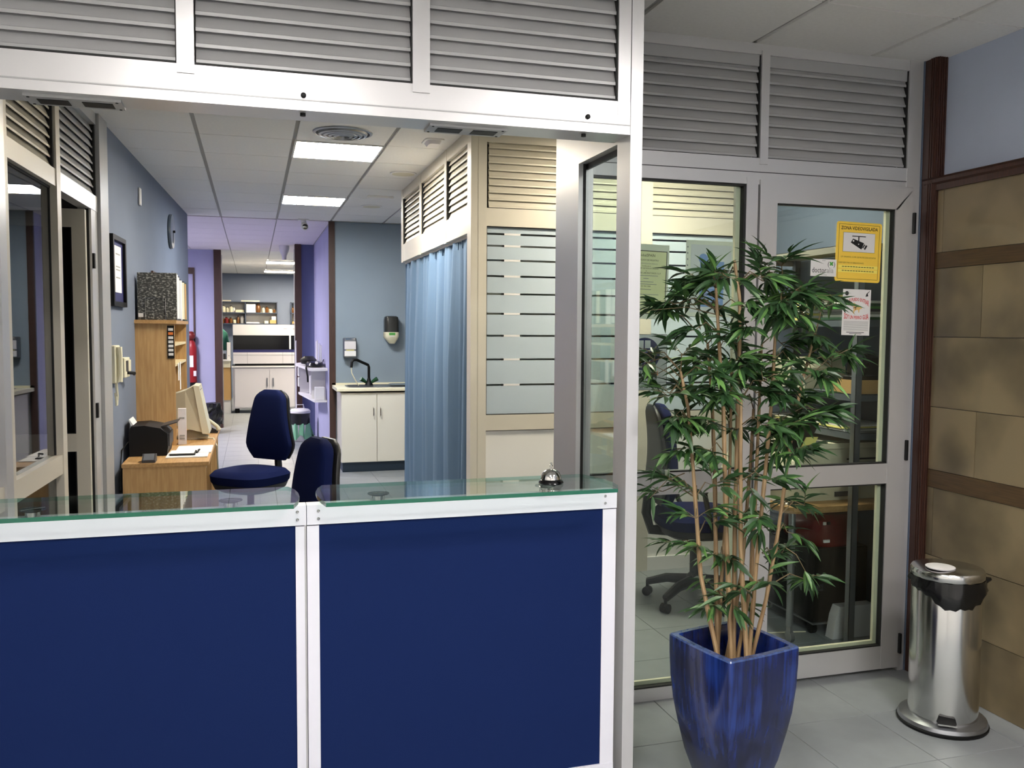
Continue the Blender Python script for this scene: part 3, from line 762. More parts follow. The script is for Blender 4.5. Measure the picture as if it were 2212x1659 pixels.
leaves = []                                                     # (base, direction, normal hint, length, width)
rnd = random.Random(11)
twigs = MB()
for (cx, cy) in clusters:
    c0 = spot(cx+rnd.uniform(-8, 8), cy+rnd.uniform(-6, 6), rnd.uniform(-.14, .12))
    near = min(cane_pts, key=lambda p: (p-c0).length+max(0, p.z-c0.z)*.5)
    out = (c0-near); out.z *= .4
    if out.length < .03: out = Vector((rnd.uniform(-1, 1), rnd.uniform(-1, 1), .2))
    out.normalize()
    mid = near.lerp(c0, .55)+Vector((0, 0, .03))
    twigs.tube([near, mid, c0], [.0026, .002, .0014], 5)
    for q in range(rnd.choice((3, 3, 4)) if cy < 960 else rnd.choice((2, 2, 3))):
        a = rnd.uniform(0, 2*math.pi)
        dirv = (out*.8+Vector((math.cos(a), math.sin(a), rnd.uniform(-.6, .75)))).normalized()
        L = rnd.uniform(.045, .085)
        tip = c0+dirv*L
        twigs.tube([c0, c0+dirv*L*.5+Vector((0, 0, .006)), tip], [.0014, .0011, .0007], 4)
        side = dirv.cross(Vector((0, 0, 1)));  side = side.normalized() if side.length > .05 else Vector((1, 0, 0))
        nl = rnd.choice((6, 7, 8))
        for k in range(nl):
            t_ = .25+.75*k/(nl-1); base = c0.lerp(tip, t_)
            sg = -1 if k % 2 else 1; spread = .95-.75*(k/(nl-1))
            d = (dirv*(1-spread*.45)+side*sg*spread+Vector((rnd.uniform(-.2, .2), rnd.uniform(-.2, .2), rnd.uniform(-.5, .3)))).normalized()
            leaves.append((base, d, rnd.uniform(.058, .105), rnd.uniform(.016, .025), rnd.uniform(-.7, .7)))
# a few bare long shoots with leaf tufts at the tip
for (ax, ay), (bx, by) in (((1735, 820), (1845, 745)), ((1690, 900), (1775, 880)), ((1490, 850), (1395, 780)), ((1700, 1180), (1745, 1235)), ((1480, 1020), (1405, 1075)), ((1560, 680), (1405, 668))):
    p, q = spot(ax, ay, -.02), spot(bx, by, -.05)
    twigs.tube([p, p.lerp(q, .5)+Vector((0, 0, .02)), q], [.002, .0015, .0008], 5)
    for k in range(6):
        d = ((q-p).normalized()+Vector((rnd.uniform(-.8, .8), rnd.uniform(-.8, .8), rnd.uniform(-.9, .3)))).normalized()
        leaves.append((q.lerp(p, .12*k/6), d, rnd.uniform(.06, .10), rnd.uniform(.013, .019), 0))
twigs.build('twig', 'twig', plant)['kind'] = 'stuff'
def leaf_shape(L, W):
    prof = [(0, .12), (.06, .45), (.2, .9), (.4, 1), (.65, .72), (.85, .34), (1, 0.02)]
    v, f = [], []
    for t_, w_ in prof:
        z = -.22*L*t_*t_; h = W*w_/2
        v += [(t_*L, -h, z+h*.45), (t_*L, 0, z), (t_*L, h, z+h*.45)]
    for i in range(len(prof)-1):
        a = 3*i; f += [(a, a+3, a+4, a+1), (a+1, a+4, a+5, a+2)]
    return v, f
def leaf_matrix(base, d, roll):
    x = d; y = Vector((0, 0, 1)).cross(x)
    y = y.normalized() if y.length > .05 else Vector((0, 1, 0)); z = x.cross(y)
    y2 = y*math.cos(roll)+z*math.sin(roll); z2 = x.cross(y2)
    m = Matrix((x, y2, z2)).transposed().to_4x4(); m.translation = base; return m
leaf_me = MB().add(*leaf_shape(1, .17), 0, True).mesh('leaf', 'leaf')
leaves = [l for l in leaves if min(l[0].x, (l[0]+l[1]*l[2]).x) > 1.25]
leaves.sort(key=lambda l: -(l[2]/((l[0]-Vector((0, 0, 1.6))).length)))
off = WL[plant.name]
lf = MB()
for i, (base, d, L, W, roll) in enumerate(leaves):
    m = leaf_matrix(base, d, roll)
    if i < 300:
        o = bpy.data.objects.new('leaf', leaf_me); COL.objects.link(o); o.parent = plant
        sc = Matrix.Diagonal((L, W/.17, L, 1))
        mm = m @ sc; mm.translation = base-off; o.matrix_local = mm
    else:
        v, f = leaf_shape(L, W)
        lf.add([m @ Vector(p) for p in v], f, 0, True)
o = lf.build('foliage', 'leaf', plant); o['kind'] = 'stuff'

# ================================================================== WASTE BIN
bx, by = 2.70, 2.86
bn = thing('pedal_bin', 'tall polished steel bin with domed lid by the stone wall', 'bin', (bx, by, 0))
c = (bx, by, 0)
MB().lathe([(.15, 0), (.165, .006), (.170, .018), (.165, .032), (.150, .040), (.134, .044)], c, 40).build('base', 'steel_dull', bn)
MB().lathe([(.169, .0), (.173, .006), (.1735, .012), (.168, .016)], c, 40).build('rubber_ring', 'black', bn)
MB().lathe([(.132, .040), (.132, .60), (.130, .605), (.12, .605)], c, 48).build('body', 'steel', bn)
MB().lathe([(.136, .612), (.139, .616), (.139, .638), (.134, .646), (.105, .652), (.06, .655), (.01, .656)], c, 48).build('lid', 'steel', bn)
MB().lathe([(.055, .654), (.056, .658), (.04, .662), (.01, .663)], (bx-.055, by-.02, 0), 24).build('lid_cap', 'white_plastic', bn)
bag = MB(); n = 48; rings = []
r3 = random.Random(3)
drop = [.028+.062*(max(0, math.sin(2*math.pi*i/n-2.75))**1.3)+.006*math.sin(i*.9)+.005*math.sin(i*.41+1)+r3.uniform(0, .003) for i in range(n)]
for lv in range(5):
    k = lv/4; ring = []
    for i in range(n):
        a = 2*math.pi*i/n
        rr = .138+.003*math.sin(i*1.9+lv)+.012*k*(1+.35*math.sin(i*.8+1))-.010*(k > .9)
        ring.append((bx+rr*math.cos(a), by+rr*math.sin(a), .612-drop[i]*k*1.1+.004*math.sin(i*3.1)*(k > 0)))
    rings.append(ring)
bag.loft(rings, 0, True, cap=False)
bag.loft([[(p[0]+(bx-p[0])*.03, p[1]+(by-p[1])*.03, p[2]) for p in r_] for r_ in rings], 0, True, cap=False)
bag.tube([(bx+.13, by-.03, .60), (bx+.155, by-.045, .592), (bx+.172, by-.05, .598)], [.018, .014, .006], 7)
bag.build('bin_liner', 'black_bag', bn, label='black plastic bag edge folded over the rim')
MB().prism([(-.036, .052), (.036, .052), (.03, .075), (-.028, .08)], -.142, -.12).build('pedal_slot', 'black', bn, local=True).rotation_euler = (0, 0, R(-36))
MB().box(-.034, -.165, .05, .034, -.118, .056).build('pedal', 'steel', bn, local=True).rotation_euler = (0, 0, R(-36))

# ================================================================== OFFICE CHAIRS
def chair(label, x, y, rz, seat=.56, top=1.14, arms=False, w0=.235, w1=.15):
    t = thing('office_chair', label, 'chair', (x, y, 0), rz, 'blue office chairs'); WL[t.name] = Vector((0, 0, 0))
    # seat cushion and pan, facing local +Y
    MB().loft([rr_ring(.225, .215, seat-.105, 28, 3.2), rr_ring(.245, .235, seat-.075, 28, 3.2), rr_ring(.25, .24, seat-.035, 28, 3.2), rr_ring(.225, .215, seat-.005, 28, 3), rr_ring(.17, .165, seat+.006, 28, 2.6)], 0, True).build('seat', 'chair_blue', t, True)
    MB().loft([rr_ring(.17, .17, seat-.155, 28, 3), rr_ring(.222, .215, seat-.13, 28, 3), rr_ring(.238, .23, seat-.092, 28, 3)], 0, True).build('seat_pan', 'chair_shell', t, True)
    zb = seat+.045; H_ = top-zb
    def back(d0, d1, grow, name, m):
        rings = []
        for k in range(21):
            q = (k/20)**.8; z = zb-grow+(H_+2*grow)*q
            hw = (w0*(.72+.28*math.sin(min(1, q/.24)*math.pi/2)) if q < .24 else w0+(w1-w0)*((q-.24)/.76)**.9)
            if q > .84: hw *= 1-.5*((q-.84)/.16)**2.6
            lean = -.205-.035*q+.03*math.sin(q*math.pi*.9)
            cy = lean+(d0+d1)/2; hd = (d1-d0)/2*(.5 if k in (0, 20) else .85 if k in (1, 19) else 1)
            rings.append(rr_ring(hw+grow, hd, z, 24, 4, 0, cy))
        MB().loft(rings, 0, True).build(name, m, t, True)
    back(-.035, .035, 0, 'backrest', 'chair_blue'); back(-.068, -.032, -.004, 'back_shell', 'chair_shell')
    MB().tube([(0, -.06, seat-.14), (0, -.27, seat-.12), (0, -.30, seat-.02), (0, -.285, seat+.18)], [.03, .03, .028, .024], 8).build('back_bracket', 'chair_shell', t, True)
    MB().lathe([(.06, .10), (.05, .16), (.032, .18), (.032, .33), (.024, .34), (.024, seat-.14)], (0, 0, 0), 18).build('gas_column', 'chair_shell', t, True)
    for k in range(5):
        a = 2*math.pi*k/5+.35; ca, sa = math.cos(a), math.sin(a)
        leg = MB().tube([(.03*ca, .03*sa, .135), (.17*ca, .17*sa, .125), (.29*ca, .29*sa, .085)], [.034, .028, .022], 8).build('leg', 'chair_shell', t, True)
        cs = MB()
        for sgn in (-1, 1):
            px_, py_ = .29*ca-sa*.014*sgn, .29*sa+ca*.014*sgn
            ring0, ring1 = [], []
            for j in range(16):
                b = 2*math.pi*j/16; ox, oz = .027*math.cos(b), .028+.027*math.sin(b)
                ring0.append((px_+ca*ox-sa*-.009, py_+sa*ox+ca*-.009, oz)); ring1.append((px_+ca*ox-sa*.009, py_+sa*ox+ca*.009, oz))
            cs.loft([ring0, ring1], 0, False)
        cs.tube([(.29*ca, .29*sa, .04), (.29*ca, .29*sa, .09)], .01, 8)
        cs.build('caster', 'black', leg, True)
    if arms:
        for sgn in (-1, 1):
            MB().tube([(sgn*.12, .02, seat-.10), (sgn*.25, .02, seat-.08), (sgn*.29, -.02, seat), (sgn*.29, -.05, seat+.14), (sgn*.285, -.02, seat+.17), (sgn*.285, .13, seat+.17)], .015, 8).build('armrest', 'chair_shell', t, True)
    return t
chair('blue high-backed office chair at the wooden desk', -.03, 6.5, R(138), .59, 1.145, False, .205, .125)
chair('blue office chair just behind the glass counter tops', .065, 3.98, R(110), .56, 1.10, False, .21, .135)
chair('blue office chair with armrests behind the bamboo plant', 2.48, 4.56, R(-100), .56, 1.175, True, .21, .125)

# ================================================================== DESK, HUTCH AND WHAT STANDS ON THEM
dk = thing('office_desk', 'light oak desk along the blue wall', 'desk', (-.54, 6.85, 0))
MB().box(-.80, 5.905, .715, -.282, 7.9, .74).build('top', 'oak_flat', dk)
B(-.795, 5.915, 0, -.30, 5.94, .714).build('end_panel', 'oak', dk)
B(-.795, 7.86, 0, -.30, 7.885, .714).build('end_panel', 'oak', dk)
B(-.80, 5.94, .25, -.785, 7.86, .70).build('back_panel', 'oak', dk)
B(-.76, 5.95, .60, -.33, 6.9, .615).build('keyboard_shelf', 'pale_wood', dk)
B(-.36, 6.6, 0, -.30, 6.62, .714).build('inner_panel', 'oak', dk)
hu = thing('desk_hutch', 'light oak shelf unit standing on the desk', 'shelf unit', (-.68, 7.4, .74))
B(-.815, 6.78, .74, -.545, 6.80, 1.625).build('side_panel', 'oak', hu)
B(-.79, 7.92, .74, -.545, 7.94, 1.625).build('side_panel', 'oak', hu)
B(-.82, 6.76, 1.626, -.53, 7.96, 1.652).build('top', 'oak_flat', hu)
B(-.79, 6.80, 1.10, -.775, 7.92, 1.62).build('back_panel', 'oak', hu)
for z in (1.48, 1.33): B(-.775, 6.80, z-.018, -.55, 7.92, z).build('shelf', 'pale_wood', hu)
card = thing('card_sign', 'black strip of small payment logos on the hutch side', 'sign', (-.565, 6.779, 1.56))
B(-.595, 6.775, 1.375, -.548, 6.779, 1.612).build('strip', 'black', card)
for k in range(7): B(-.588, 6.773, 1.395+k*.03, -.555, 6.775, 1.414+k*.03).build('logo', 'orange' if k == 5 else 'white', card)
def binder(label, y, w_, h, m, spine, x0=-.79, x1=-.525, z=1.6525, rz=-15):
    t = thing('ring_binder', label, 'binder', ((x0+x1)/2, y+w_/2, z), R(rz), 'binders on the hutch')
    B(x0, y, z, x1, y+.004, z+h).build('cover', m, t); B(x0, y+w_-.004, z, x1, y+w_, z+h).build('cover', m, t)
    B(x1-.004, y+.004, z, x1, y+w_-.004, z+h).build('spine', m, t)
    B(x1, y+w_*.22, z+.01, x1+.002, y+w_*.85, z+h-.01).build('spine_label', spine, t)
    B(x0+.01, y+.005, z+.005, x1-.006, y+w_-.005, z+h-.015).build('pages', 'paper', t)
    return t
b0 = binder('black and white mottled ring binder nearest on the oak hutch', 6.79, .075, .338, 'mottled', 'white', rz=-4)
B(-.785, 6.786, 1.672, -.752, 6.79, 1.70).build('sticker', 'white', b0)
MB().tube([(-.738, 6.787, 1.655), (-.738, 6.787, 1.81), (-.60, 6.787, 1.81), (-.60, 6.787, 1.655)], .002, 5).build('wire_clip', 'steel', b0)
binder('tall white-spined binder second on the oak hutch', 6.93, .07, .325, 'dark_grey', 'white')
binder('white-spined binder third on the oak hutch', 7.05, .07, .31, 'dark_grey', 'white')
binder('white-spined binder fourth on the oak hutch', 7.17, .07, .305, 'white', 'paper')
binder('black binder with pale green spine on the oak hutch', 7.40, .08, .31, 'black', 'ivory')
binder('green binder farthest along the oak hutch', 7.62, .08, .31, 'green_dark', 'cardboard')
o = tag(MB().box(-.70, 7.02, 1.482, -.57, 7.10, 1.50).box(-.66, 7.03, 1.5, -.60, 7.08, 1.53).build('desk_clutter', 'ivory'), 'small pale box on the upper hutch shelf', 'box')
o = tag(B(-.70, 6.85, 1.332, -.62, 6.9, 1.36).build('label_roll', 'white'), 'small white roll on the lower hutch shelf', 'roll')
for (y, z0, z1, lb) in ((7.02, 1.20, 1.33, 'short white note hanging from the hutch shelf'), (7.18, 1.12, 1.335, 'long white note hanging from the hutch shelf')):
    tag(B(-.545, y, z0, -.542, y+.07, z1).build('paper_note', 'paper'), lb, 'paper')
# printer
pr = thing('laser_printer', 'small black printer with open tray on the desk', 'printer', (-.68, 6.4, .74))
MB().prism([(-.795, .742), (-.565, .742), (-.555, .80), (-.56, .89), (-.60, .925), (-.70, .945), (-.785, .94), (-.797, .90)], 6.24, 6.60).build('body', 'black', pr)
MB().prism([(-.60, .925), (-.50, .955), (-.498, .961), (-.605, .933)], 6.30, 6.54).build('output_tray', 'dark_grey', pr)
B(-.565, 6.28, .80, -.548, 6.56, .885).build('front_flap', 'dark_grey', pr)
MB().prism([(-.79, .94), (-.805, .98), (-.80, .985), (-.775, .945)], 6.30, 6.5).build('paper_feed', 'paper', pr)
MB().tube([(-.80, 6.24, .84), (-.828, 6.14, .80), (-.832, 6.1, .70), (-.83, 6.06, .55)], .004, 6).build('cable', 'black', pr)
ct = thing('card_terminal', 'grey card payment terminal at the desk edge', 'card terminal', (-.63, 5.97, .74))
MB().prism([(5.925, .742), (6.03, .742), (6.035, .785), (5.99, .792), (5.925, .757)], -.685, -.605, 'yz').build('body', 'dark_grey', ct)
MB().prism([(5.926, .7585), (5.985, .7905), (5.984, .7925), (5.9255, .7605)], -.675, -.615, 'yz').build('keypad', 'steel_dull', ct)
tag(MB().box(-.56, 6.1, .741, -.30, 6.34, .748).box(-.52, 6.3, .741, -.286, 6.66, .750).build('paper_stack', 'paper'), 'white papers lying beside the black printer', 'papers')
cl = thing('clipboard', 'black clip holding a white sheet on the desk papers', 'clipboard', (-.46, 6.3, .75))
B(-.54, 6.16, .7505, -.38, 6.36, .757).build('board', 'black', cl); B(-.545, 6.19, .757, -.39, 6.35, .76).build('sheet', 'paper', cl)
MB().tube([(-.375, 6.25, .755), (-.36, 6.30, .768), (-.37, 6.35, .758)], .006, 6).build('clip', 'black', cl)
bxw = thing('software_box', 'tall slim white box beside the monitor', 'box', (-.495, 6.83, .74))
B(-.535, 6.81, .741, -.48, 6.86, 1.005).build('box', 'white_plastic', bxw)
for z in (.78, .80, .93): B(-.525, 6.808, z, -.49, 6.81, z+.012).build('print', 'ink_grey', bxw)
crt = thing('crt_monitor', 'beige tube monitor on the desk seen from the side', 'monitor', (-.45, 7.2, .74))
MB().loft([[(-.62, y, z) for y, z in ((7.10, .87), (7.32, .87), (7.32, 1.08), (7.10, 1.08))], [(-.50, y, z) for y, z in ((7.06, .83), (7.36, .83), (7.36, 1.12), (7.06, 1.12))], [(-.44+dz*.12, y, z) for y, z, dz in ((7.04, .80, .5), (7.38, .80, .5), (7.38, 1.155, 0), (7.04, 1.155, 0))]]).build('housing', 'beige_plastic', crt)
MB().loft([[(-.44+dz*.12, y, z) for y, z, dz in ((7.035, .79, .5), (7.385, .79, .5), (7.385, 1.16, 0), (7.035, 1.16, 0))], [(-.40+dz*.12, y, z) for y, z, dz in ((7.035, .79, .6), (7.385, .79, .6), (7.385, 1.155, 0), (7.035, 1.155, 0))]]).build('bezel', 'beige_plastic', crt)
MB().prism([(-.344, .83), (-.398, 1.125), (-.394, 1.125), (-.340, .83)], 7.07, 7.35).build('screen', 'plastic_smoke', crt)
MB().lathe([(.12, .741), (.12, .755), (.07, .775), (.05, .80)], (-.46, 7.21, 0), 24).build('stand', 'beige_plastic', crt)
ph = thing('desk_phone', 'grey desk telephone at the far end of the desk', 'telephone', (-.33, 7.62, .74))
MB().prism([(-.42, .742), (-.285, .742), (-.285, .76), (-.41, .83)], 7.50, 7.70).build('base', 'dark_grey', ph)
MB().tube([(-.44, 7.50, .86), (-.37, 7.47, .865), (-.29, 7.47, .80), (-.275, 7.47, .77)], [.022, .014, .014, .02], 8).build('handset', 'beige_plastic', ph)
MB().tube([(-.42, 7.1, .752), (-.30, 7.05, .752), (-.276, 7.0, .70), (-.27, 7.05, .5), (-.275, 7.2, .4)], .006, 6).build('cord', 'beige_plastic', ph)
# wall pieces on the left wall
wfm = lambda y, d=0: xw(y)+d
fr = thing('picture_frame', 'black framed certificate on the blue wall', 'picture frame', (wfm(6.1), 6.12, 1.73), -skew); WL[fr.name] = Vector((0, 0, 0))
f = MB().box(.002, -.22, 0, .03, .22, .03).box(.002, -.22, .415, .03, .22, .445).box(.002, -.22, .03, .03, -.185, .415).box(.002, .185, .03, .03, .22, .415).build('frame', 'black', fr, True)
B(.004, -.185, .03, .012, .185, .415).build('mount', 'ink_navy', fr, True); B(.012, -.10, .09, .014, .12, .385).build('certificate', 'paper', fr, True)
for z in (.33, .25, .23, .18): B(.014, -.06, z, .0145, .08, z+.008).build('print', 'ink_grey', fr, True)
ck = thing('round_clock', 'round dark wall clock on the blue wall', 'clock', (wfm(8.75), 8.75, 2.33), -skew); WL[ck.name] = Vector((0, 0, 0))
MB().lathe([(.155, .002), (.16, .012), (.155, .028), (.148, .03), (.02, .03)], (0, 0, .155), 40, ax=0).build('face', 'clock_face', ck, True)
MB().box(.031, -.008, .15, .034, .06, .158).box(.031, .0, .05, .034, .006, .16).build('hands', 'black', ck, True)
MB().lathe([(.012, .03), (.012, .05), (.004, .052)], (0, 0, .155), 12, ax=0).build('hub', 'black', ck, True)
o = tag(MB().bbox(wfm(7.07)+.002, 7.03, 2.50, wfm(7.07)+.016, 7.10, 2.625, .004).build('blank_plate', 'white'), 'small white blank plate high on the blue wall', 'wall plate')
ip = thing('intercom_handset', 'ivory intercom handset on the wall by the door frame', 'intercom', (wfm(5.98), 6.0, 1.25), -skew); WL[ip.name] = Vector((0, 0, 0))
MB().bbox(.002, -.12, .0, .035, .02, .235, .008).build('base', 'ivory', ip, True)
MB().tube([(.045, -.09, .01), (.052, -.09, .06), (.052, -.09, .17), (.045, -.09, .225)], [.022, .016, .016, .022], 8).build('handset', 'ivory', ip, True)
B(.035, -.03, .14, .037, .015, .205).build('keypad', 'dark_grey', ip, True)
MB().tube([(.03, -.10, .0), (.035, -.10, -.08), (.03, -.095, -.14), (.025, -.10, -.06)], .009, 6).build('coiled_cord', 'ivory', ip, True)
sk = thing('socket_box', 'ivory socket box with black plugs beside the intercom', 'socket', (wfm(6.3), 6.3, 1.27), -skew); WL[sk.name] = Vector((0, 0, 0))
MB().bbox(.002, -.15, .0, .04, .02, .13, .006).build('box', 'ivory', sk, True); B(.04, -.12, .04, .043, -.05, .11).build('socket_face', 'dark_grey', sk, True)
MB().bbox(.002, .03, .03, .03, .13, .11, .006).build('second_box', 'ivory', sk, True); MB().tube([(.04, -.08, .03), (.075, -.03, .025), (.06, .05, .015)], .011, 7).build('plug', 'black', sk, True)
# sign on the far wall above the binders (dark edge of a notice)
o = tag(B(wfm(7.62)+.004, 7.55, 2.01, wfm(7.62)+.018, 8.1, 2.05).build('shelf_edge', 'brown_jamb'), 'dark narrow ledge on the wall behind the binders', 'ledge')

# ================================================================== SINK CORNER
sc_ = thing('sink_cabinet', 'cream two-door cabinet under the sink worktop', 'cabinet', (1.23, 10.05, 0))
B(.925, 9.77, .11, 1.75, 10.345, .884).build('body', 'cabinet_cream', sc_)
B(.94, 9.80, 0, 1.75, 10.345, .11).build('plinth', 'kick_blue', sc_)
for a, b, hx in ((.928, 1.310, 1.275), (1.318, 1.70, 1.352)):
    d = B(a, 9.745, .118, b, 9.768, .872).build('door', 'cabinet_cream', sc_)
    MB().tube([(hx, 9.745, .625), (hx, 9.722, .635), (hx, 9.722, .715), (hx, 9.745, .725)], .005, 6).build('handle', 'steel', d)
wt = tag(MB().prism([(9.72, .91), (9.73, .905), (10.345, .905), (10.345, .965), (10.325, .965), (10.325, .942), (9.73, .942), (9.72, .935)], .875, 1.78, 'yz').build('worktop', 'ivory'), 'cream worktop with upstand over the sink cabinet', 'worktop')
sn = thing('steel_sink', 'stainless sink set into the cream worktop', 'sink', (1.35, 10.02, .943))
def sinkring(h0, h1, z, cx, cy): return rr_ring(h0, h1, z, 28, 5, cx, cy)
m_ = MB().loft([sinkring(.36, .24, .9425, 1.36, 10.03), sinkring(.36, .24, .948, 1.36, 10.03), sinkring(.345, .225, .949, 1.36, 10.03), sinkring(.335, .215, .944, 1.36, 10.03)], 0, True)
m_.build('rim', 'steel_dull', sn)
m_ = MB().loft([sinkring(.14, .17, .951, 1.16, 10.0), sinkring(.135, .165, .947, 1.16, 10.0), sinkring(.11, .14, .9455, 1.16, 10.0)], 0, True); m_.build('bowl', 'dark_grey', sn)
m_ = MB().loft([sinkring(.15, .16, .962, 1.64, 10.0), sinkring(.14, .15, .966, 1.64, 10.0)], 0, True); m_.build('drainer', 'steel', sn)
fc = thing('sink_tap', 'black swan-neck mixer tap with green handles', 'tap', (1.265, 10.05, .949))
MB().lathe([(.05, .949), (.045, .965), (.03, .985), (.022, 1.01), (.018, 1.03)], (1.265, 10.05, 0), 16).build('body', 'black', fc)
MB().tube([(1.265, 10.05, 1.0), (1.265, 10.05, 1.16), (1.255, 10.04, 1.185), (1.12, 9.98, 1.245), (1.08, 9.96, 1.245), (1.06, 9.95, 1.22), (1.055, 9.95, 1.16)], .016, 10).build('spout', 'black', fc)
for s_ in (-1, 1): MB().tube([(1.265+s_*.03, 10.05, .985), (1.265+s_*.065, 10.04, 1.01), (1.265+s_*.095, 10.03, 1.028)], [.014, .022, .026], 8).build('handle', 'green_dark', fc)
MB().tube([(1.055, 9.95, 1.165), (1.06, 9.95, 1.10), (1.10, 9.97, 1.02), (1.14, 9.99, .955)], .006, 6).build('hose', 'ivory', fc)
so = thing('soap_dispenser', 'silver framed wall soap dispenser left of the tap', 'soap dispenser', (1.075, 10.3, 1.27))
MB().bbox(1.0, 10.24, 1.265, 1.15, 10.349, 1.49, .015).build('case', 'steel_dull', so)
B(1.01, 10.232, 1.36, 1.14, 10.241, 1.45).build('window', 'white_plastic', so); B(1.01, 10.232, 1.28, 1.14, 10.241, 1.34).build('push_plate', 'paper', so); B(1.03, 10.230, 1.345, 1.12, 10.241, 1.353).build('stripe', 'yellow_paper', so); B(1.02, 10.229, 1.47, 1.13, 10.241, 1.485).build('highlight_bar', 'chrome', so)
td = thing('towel_dispenser', 'smoked and cream paper towel dispenser right of the tap', 'towel dispenser', (1.555, 10.25, 1.44))
MB().loft([rr_ring(.085, .075, z, 24, 4, 1.555, 10.27) if i else rr_ring(.085, .075, z, 24, 4, 1.555, 10.27) for i, z in enumerate((1.56, 1.70))]+[rr_ring(.078, .07, 1.735, 24, 4, 1.555, 10.272), rr_ring(.06, .055, 1.748, 24, 4, 1.555, 10.275)], 0, True).build('cover', 'plastic_smoke', td)
MB().loft([rr_ring(.03, .03, 1.425, 24, 3, 1.565, 10.27), rr_ring(.055, .05, 1.455, 24, 4, 1.56, 10.27), rr_ring(.08, .07, 1.49, 24, 4, 1.555, 10.27), rr_ring(.088, .077, 1.51, 24, 4, 1.555, 10.27), rr_ring(.088, .077, 1.559, 24, 4, 1.555, 10.27)], 0, True).build('base', 'ivory', td)
B(1.52, 10.188, 1.525, 1.59, 10.194, 1.552).build('label', 'logo_green', td); B(1.53, 10.19, 1.508, 1.58, 10.194, 1.518).build('label_strip', 'paper', td)

# curtain
cu = thing('curtain', 'pleated blue fabric curtain hanging from the booth beam', 'curtain', (CX+.04, 6.5, .04))
rc = random.Random(5); N = 170; rings = []
ph_, amp = [], []
p_ = 0; 
for i in range(N+1):
    fr_ = i/N; p_ += rc.uniform(.16, .52); ph_.append(p_)
for lv in range(9):
    q = lv/8; z = 2.178-2.14*q; ring = []
    for i in range(N+1):
        y = 5.37+2.53*i/N
        k = .35+.65*min(1, q*2.5)
        a = .042*math.sin(ph_[i])*k+.018*math.sin(ph_[i]*.37+1.3*q)*k+.006*math.sin(ph_[i]*2.7)*(1-q*.4)
        ring.append((CX+.042+a, y+.012*math.cos(ph_[i]), z))
    rings.append(ring)
cm = MB().loft(rings, 0, True, cap=False, closed=False)
cm.loft([[(p[0]+.003, p[1], p[2]) for p in r_] for r_ in rings], 0, True, cap=False, closed=False)
cm.build('cloth', 'curtain_blue', cu)
cm = MB()
for i in range(0, N-2, 9):
    y = 5.38+2.42*i/N; cm.box(CX+.034, y-.006, 2.13, CX+.046, y+.006, 2.185)
cm.build('pleat_tape', 'curtain_blue', cu)

# ================================================================== CEILING AND CORRIDOR FIXTURES
dv = thing('air_diffuser', 'round grey ringed air vent in the ceiling', 'air vent', (.56, 5.66, CZ))
for k, (r_, dz) in enumerate(((.19, 0), (.155, -.012), (.125, -.016), (.095, -.019), (.065, -.021))):
    MB().lathe([(r_, CZ+dz+.008), (r_-.006, CZ+dz-.006), (r_-.022, CZ+dz-.010), (r_-.026, CZ+dz+.004)], (.555, 5.655, 0), 48).build('ring', 'steel_dull', dv)
MB().lathe([(.18, CZ-.0005), (.18, CZ+.004)], (.555, 5.655, 0), 40).build('throat', 'dark_grey', dv)
for cy, lb in ((6.975, 'round ceiling speaker nearer the louvred booth front'), (8.92, 'round ceiling speaker farther back')):
    t = thing('ceiling_speaker', lb, 'speaker', (1.16, cy, CZ), 0, 'ceiling speakers')
    MB().lathe([(.105, CZ), (.105, CZ-.006), (.095, CZ-.010), (.088, CZ-.008)], (1.155, cy, 0), 36).build('ring', 'white', t)
    MB().lathe([(.09, CZ-.004), (.09, CZ-.0085), (.05, CZ-.010)], (1.155, cy, 0), 36).build('grille', 'beige_plastic', t)
em = thing('emergency_light', 'small domed emergency light on the ceiling by the booth', 'emergency light', (1.15, 5.74, CZ))
MB().loft([rr_ring(.065, .10, CZ, 20, 5, 1.145, 5.73), rr_ring(.065, .10, CZ-.008, 20, 5, 1.145, 5.73)]).build('plate', 'white', em); MB().loft([rr_ring(.05, .085, CZ-.008, 20, 4, 1.145, 5.73), rr_ring(.035, .07, CZ-.03, 20, 4, 1.145, 5.73)], 0, True).build('lens', 'white_plastic', em)
e2 = thing('emergency_light', 'slim bar emergency light on the ceiling between the speakers', 'emergency light', (1.15, 8.25, CZ))
MB().bbox(1.03, 8.2, CZ-.022, 1.27, 8.28, CZ, .006).build('housing', 'white', e2)
cc = thing('dome_camera', 'small white security camera under the ceiling edge', 'camera', (.56, 10.28, CZ-.1))
B(.50, 10.2, CZ-.012, .62, 10.3, CZ).build('plate', 'white', cc); MB().tube([(.56, 10.26, CZ-.01), (.565, 10.24, CZ-.05)], .03, 12).build('neck', 'white', cc)
MB().ball((.57, 10.22, CZ-.085), .045, n=16).build('body', 'white', cc); MB().lathe([(.03, .035), (.03, .05), (.01, .052)], (.575, 10.225, CZ-.088), 16, ax=1).build('lens', 'black_gloss', cc)
dt = thing('ceiling_sensor', 'white sensor hanging from the lab doorway ceiling', 'sensor', (.45, 13.6, CZ-.2))
MB().lathe([(.075, CZ), (.075, CZ-.05), (.06, CZ-.10), (.035, CZ-.15), (.032, CZ-.21), (.01, CZ-.215)], (.46, 13.6, 0), 20).build('body', 'white_plastic', dt)
fx = thing('fire_extinguisher', 'red fire extinguisher on the lavender wall', 'fire extinguisher', (-.93, 14.6, .645))
MB().lathe([(.07, .645), (.078, .66), (.078, 1.28), (.06, 1.36), (.03, 1.40), (.025, 1.44)], (-.93, 14.60, 0), 20).build('cylinder', 'red', fx)
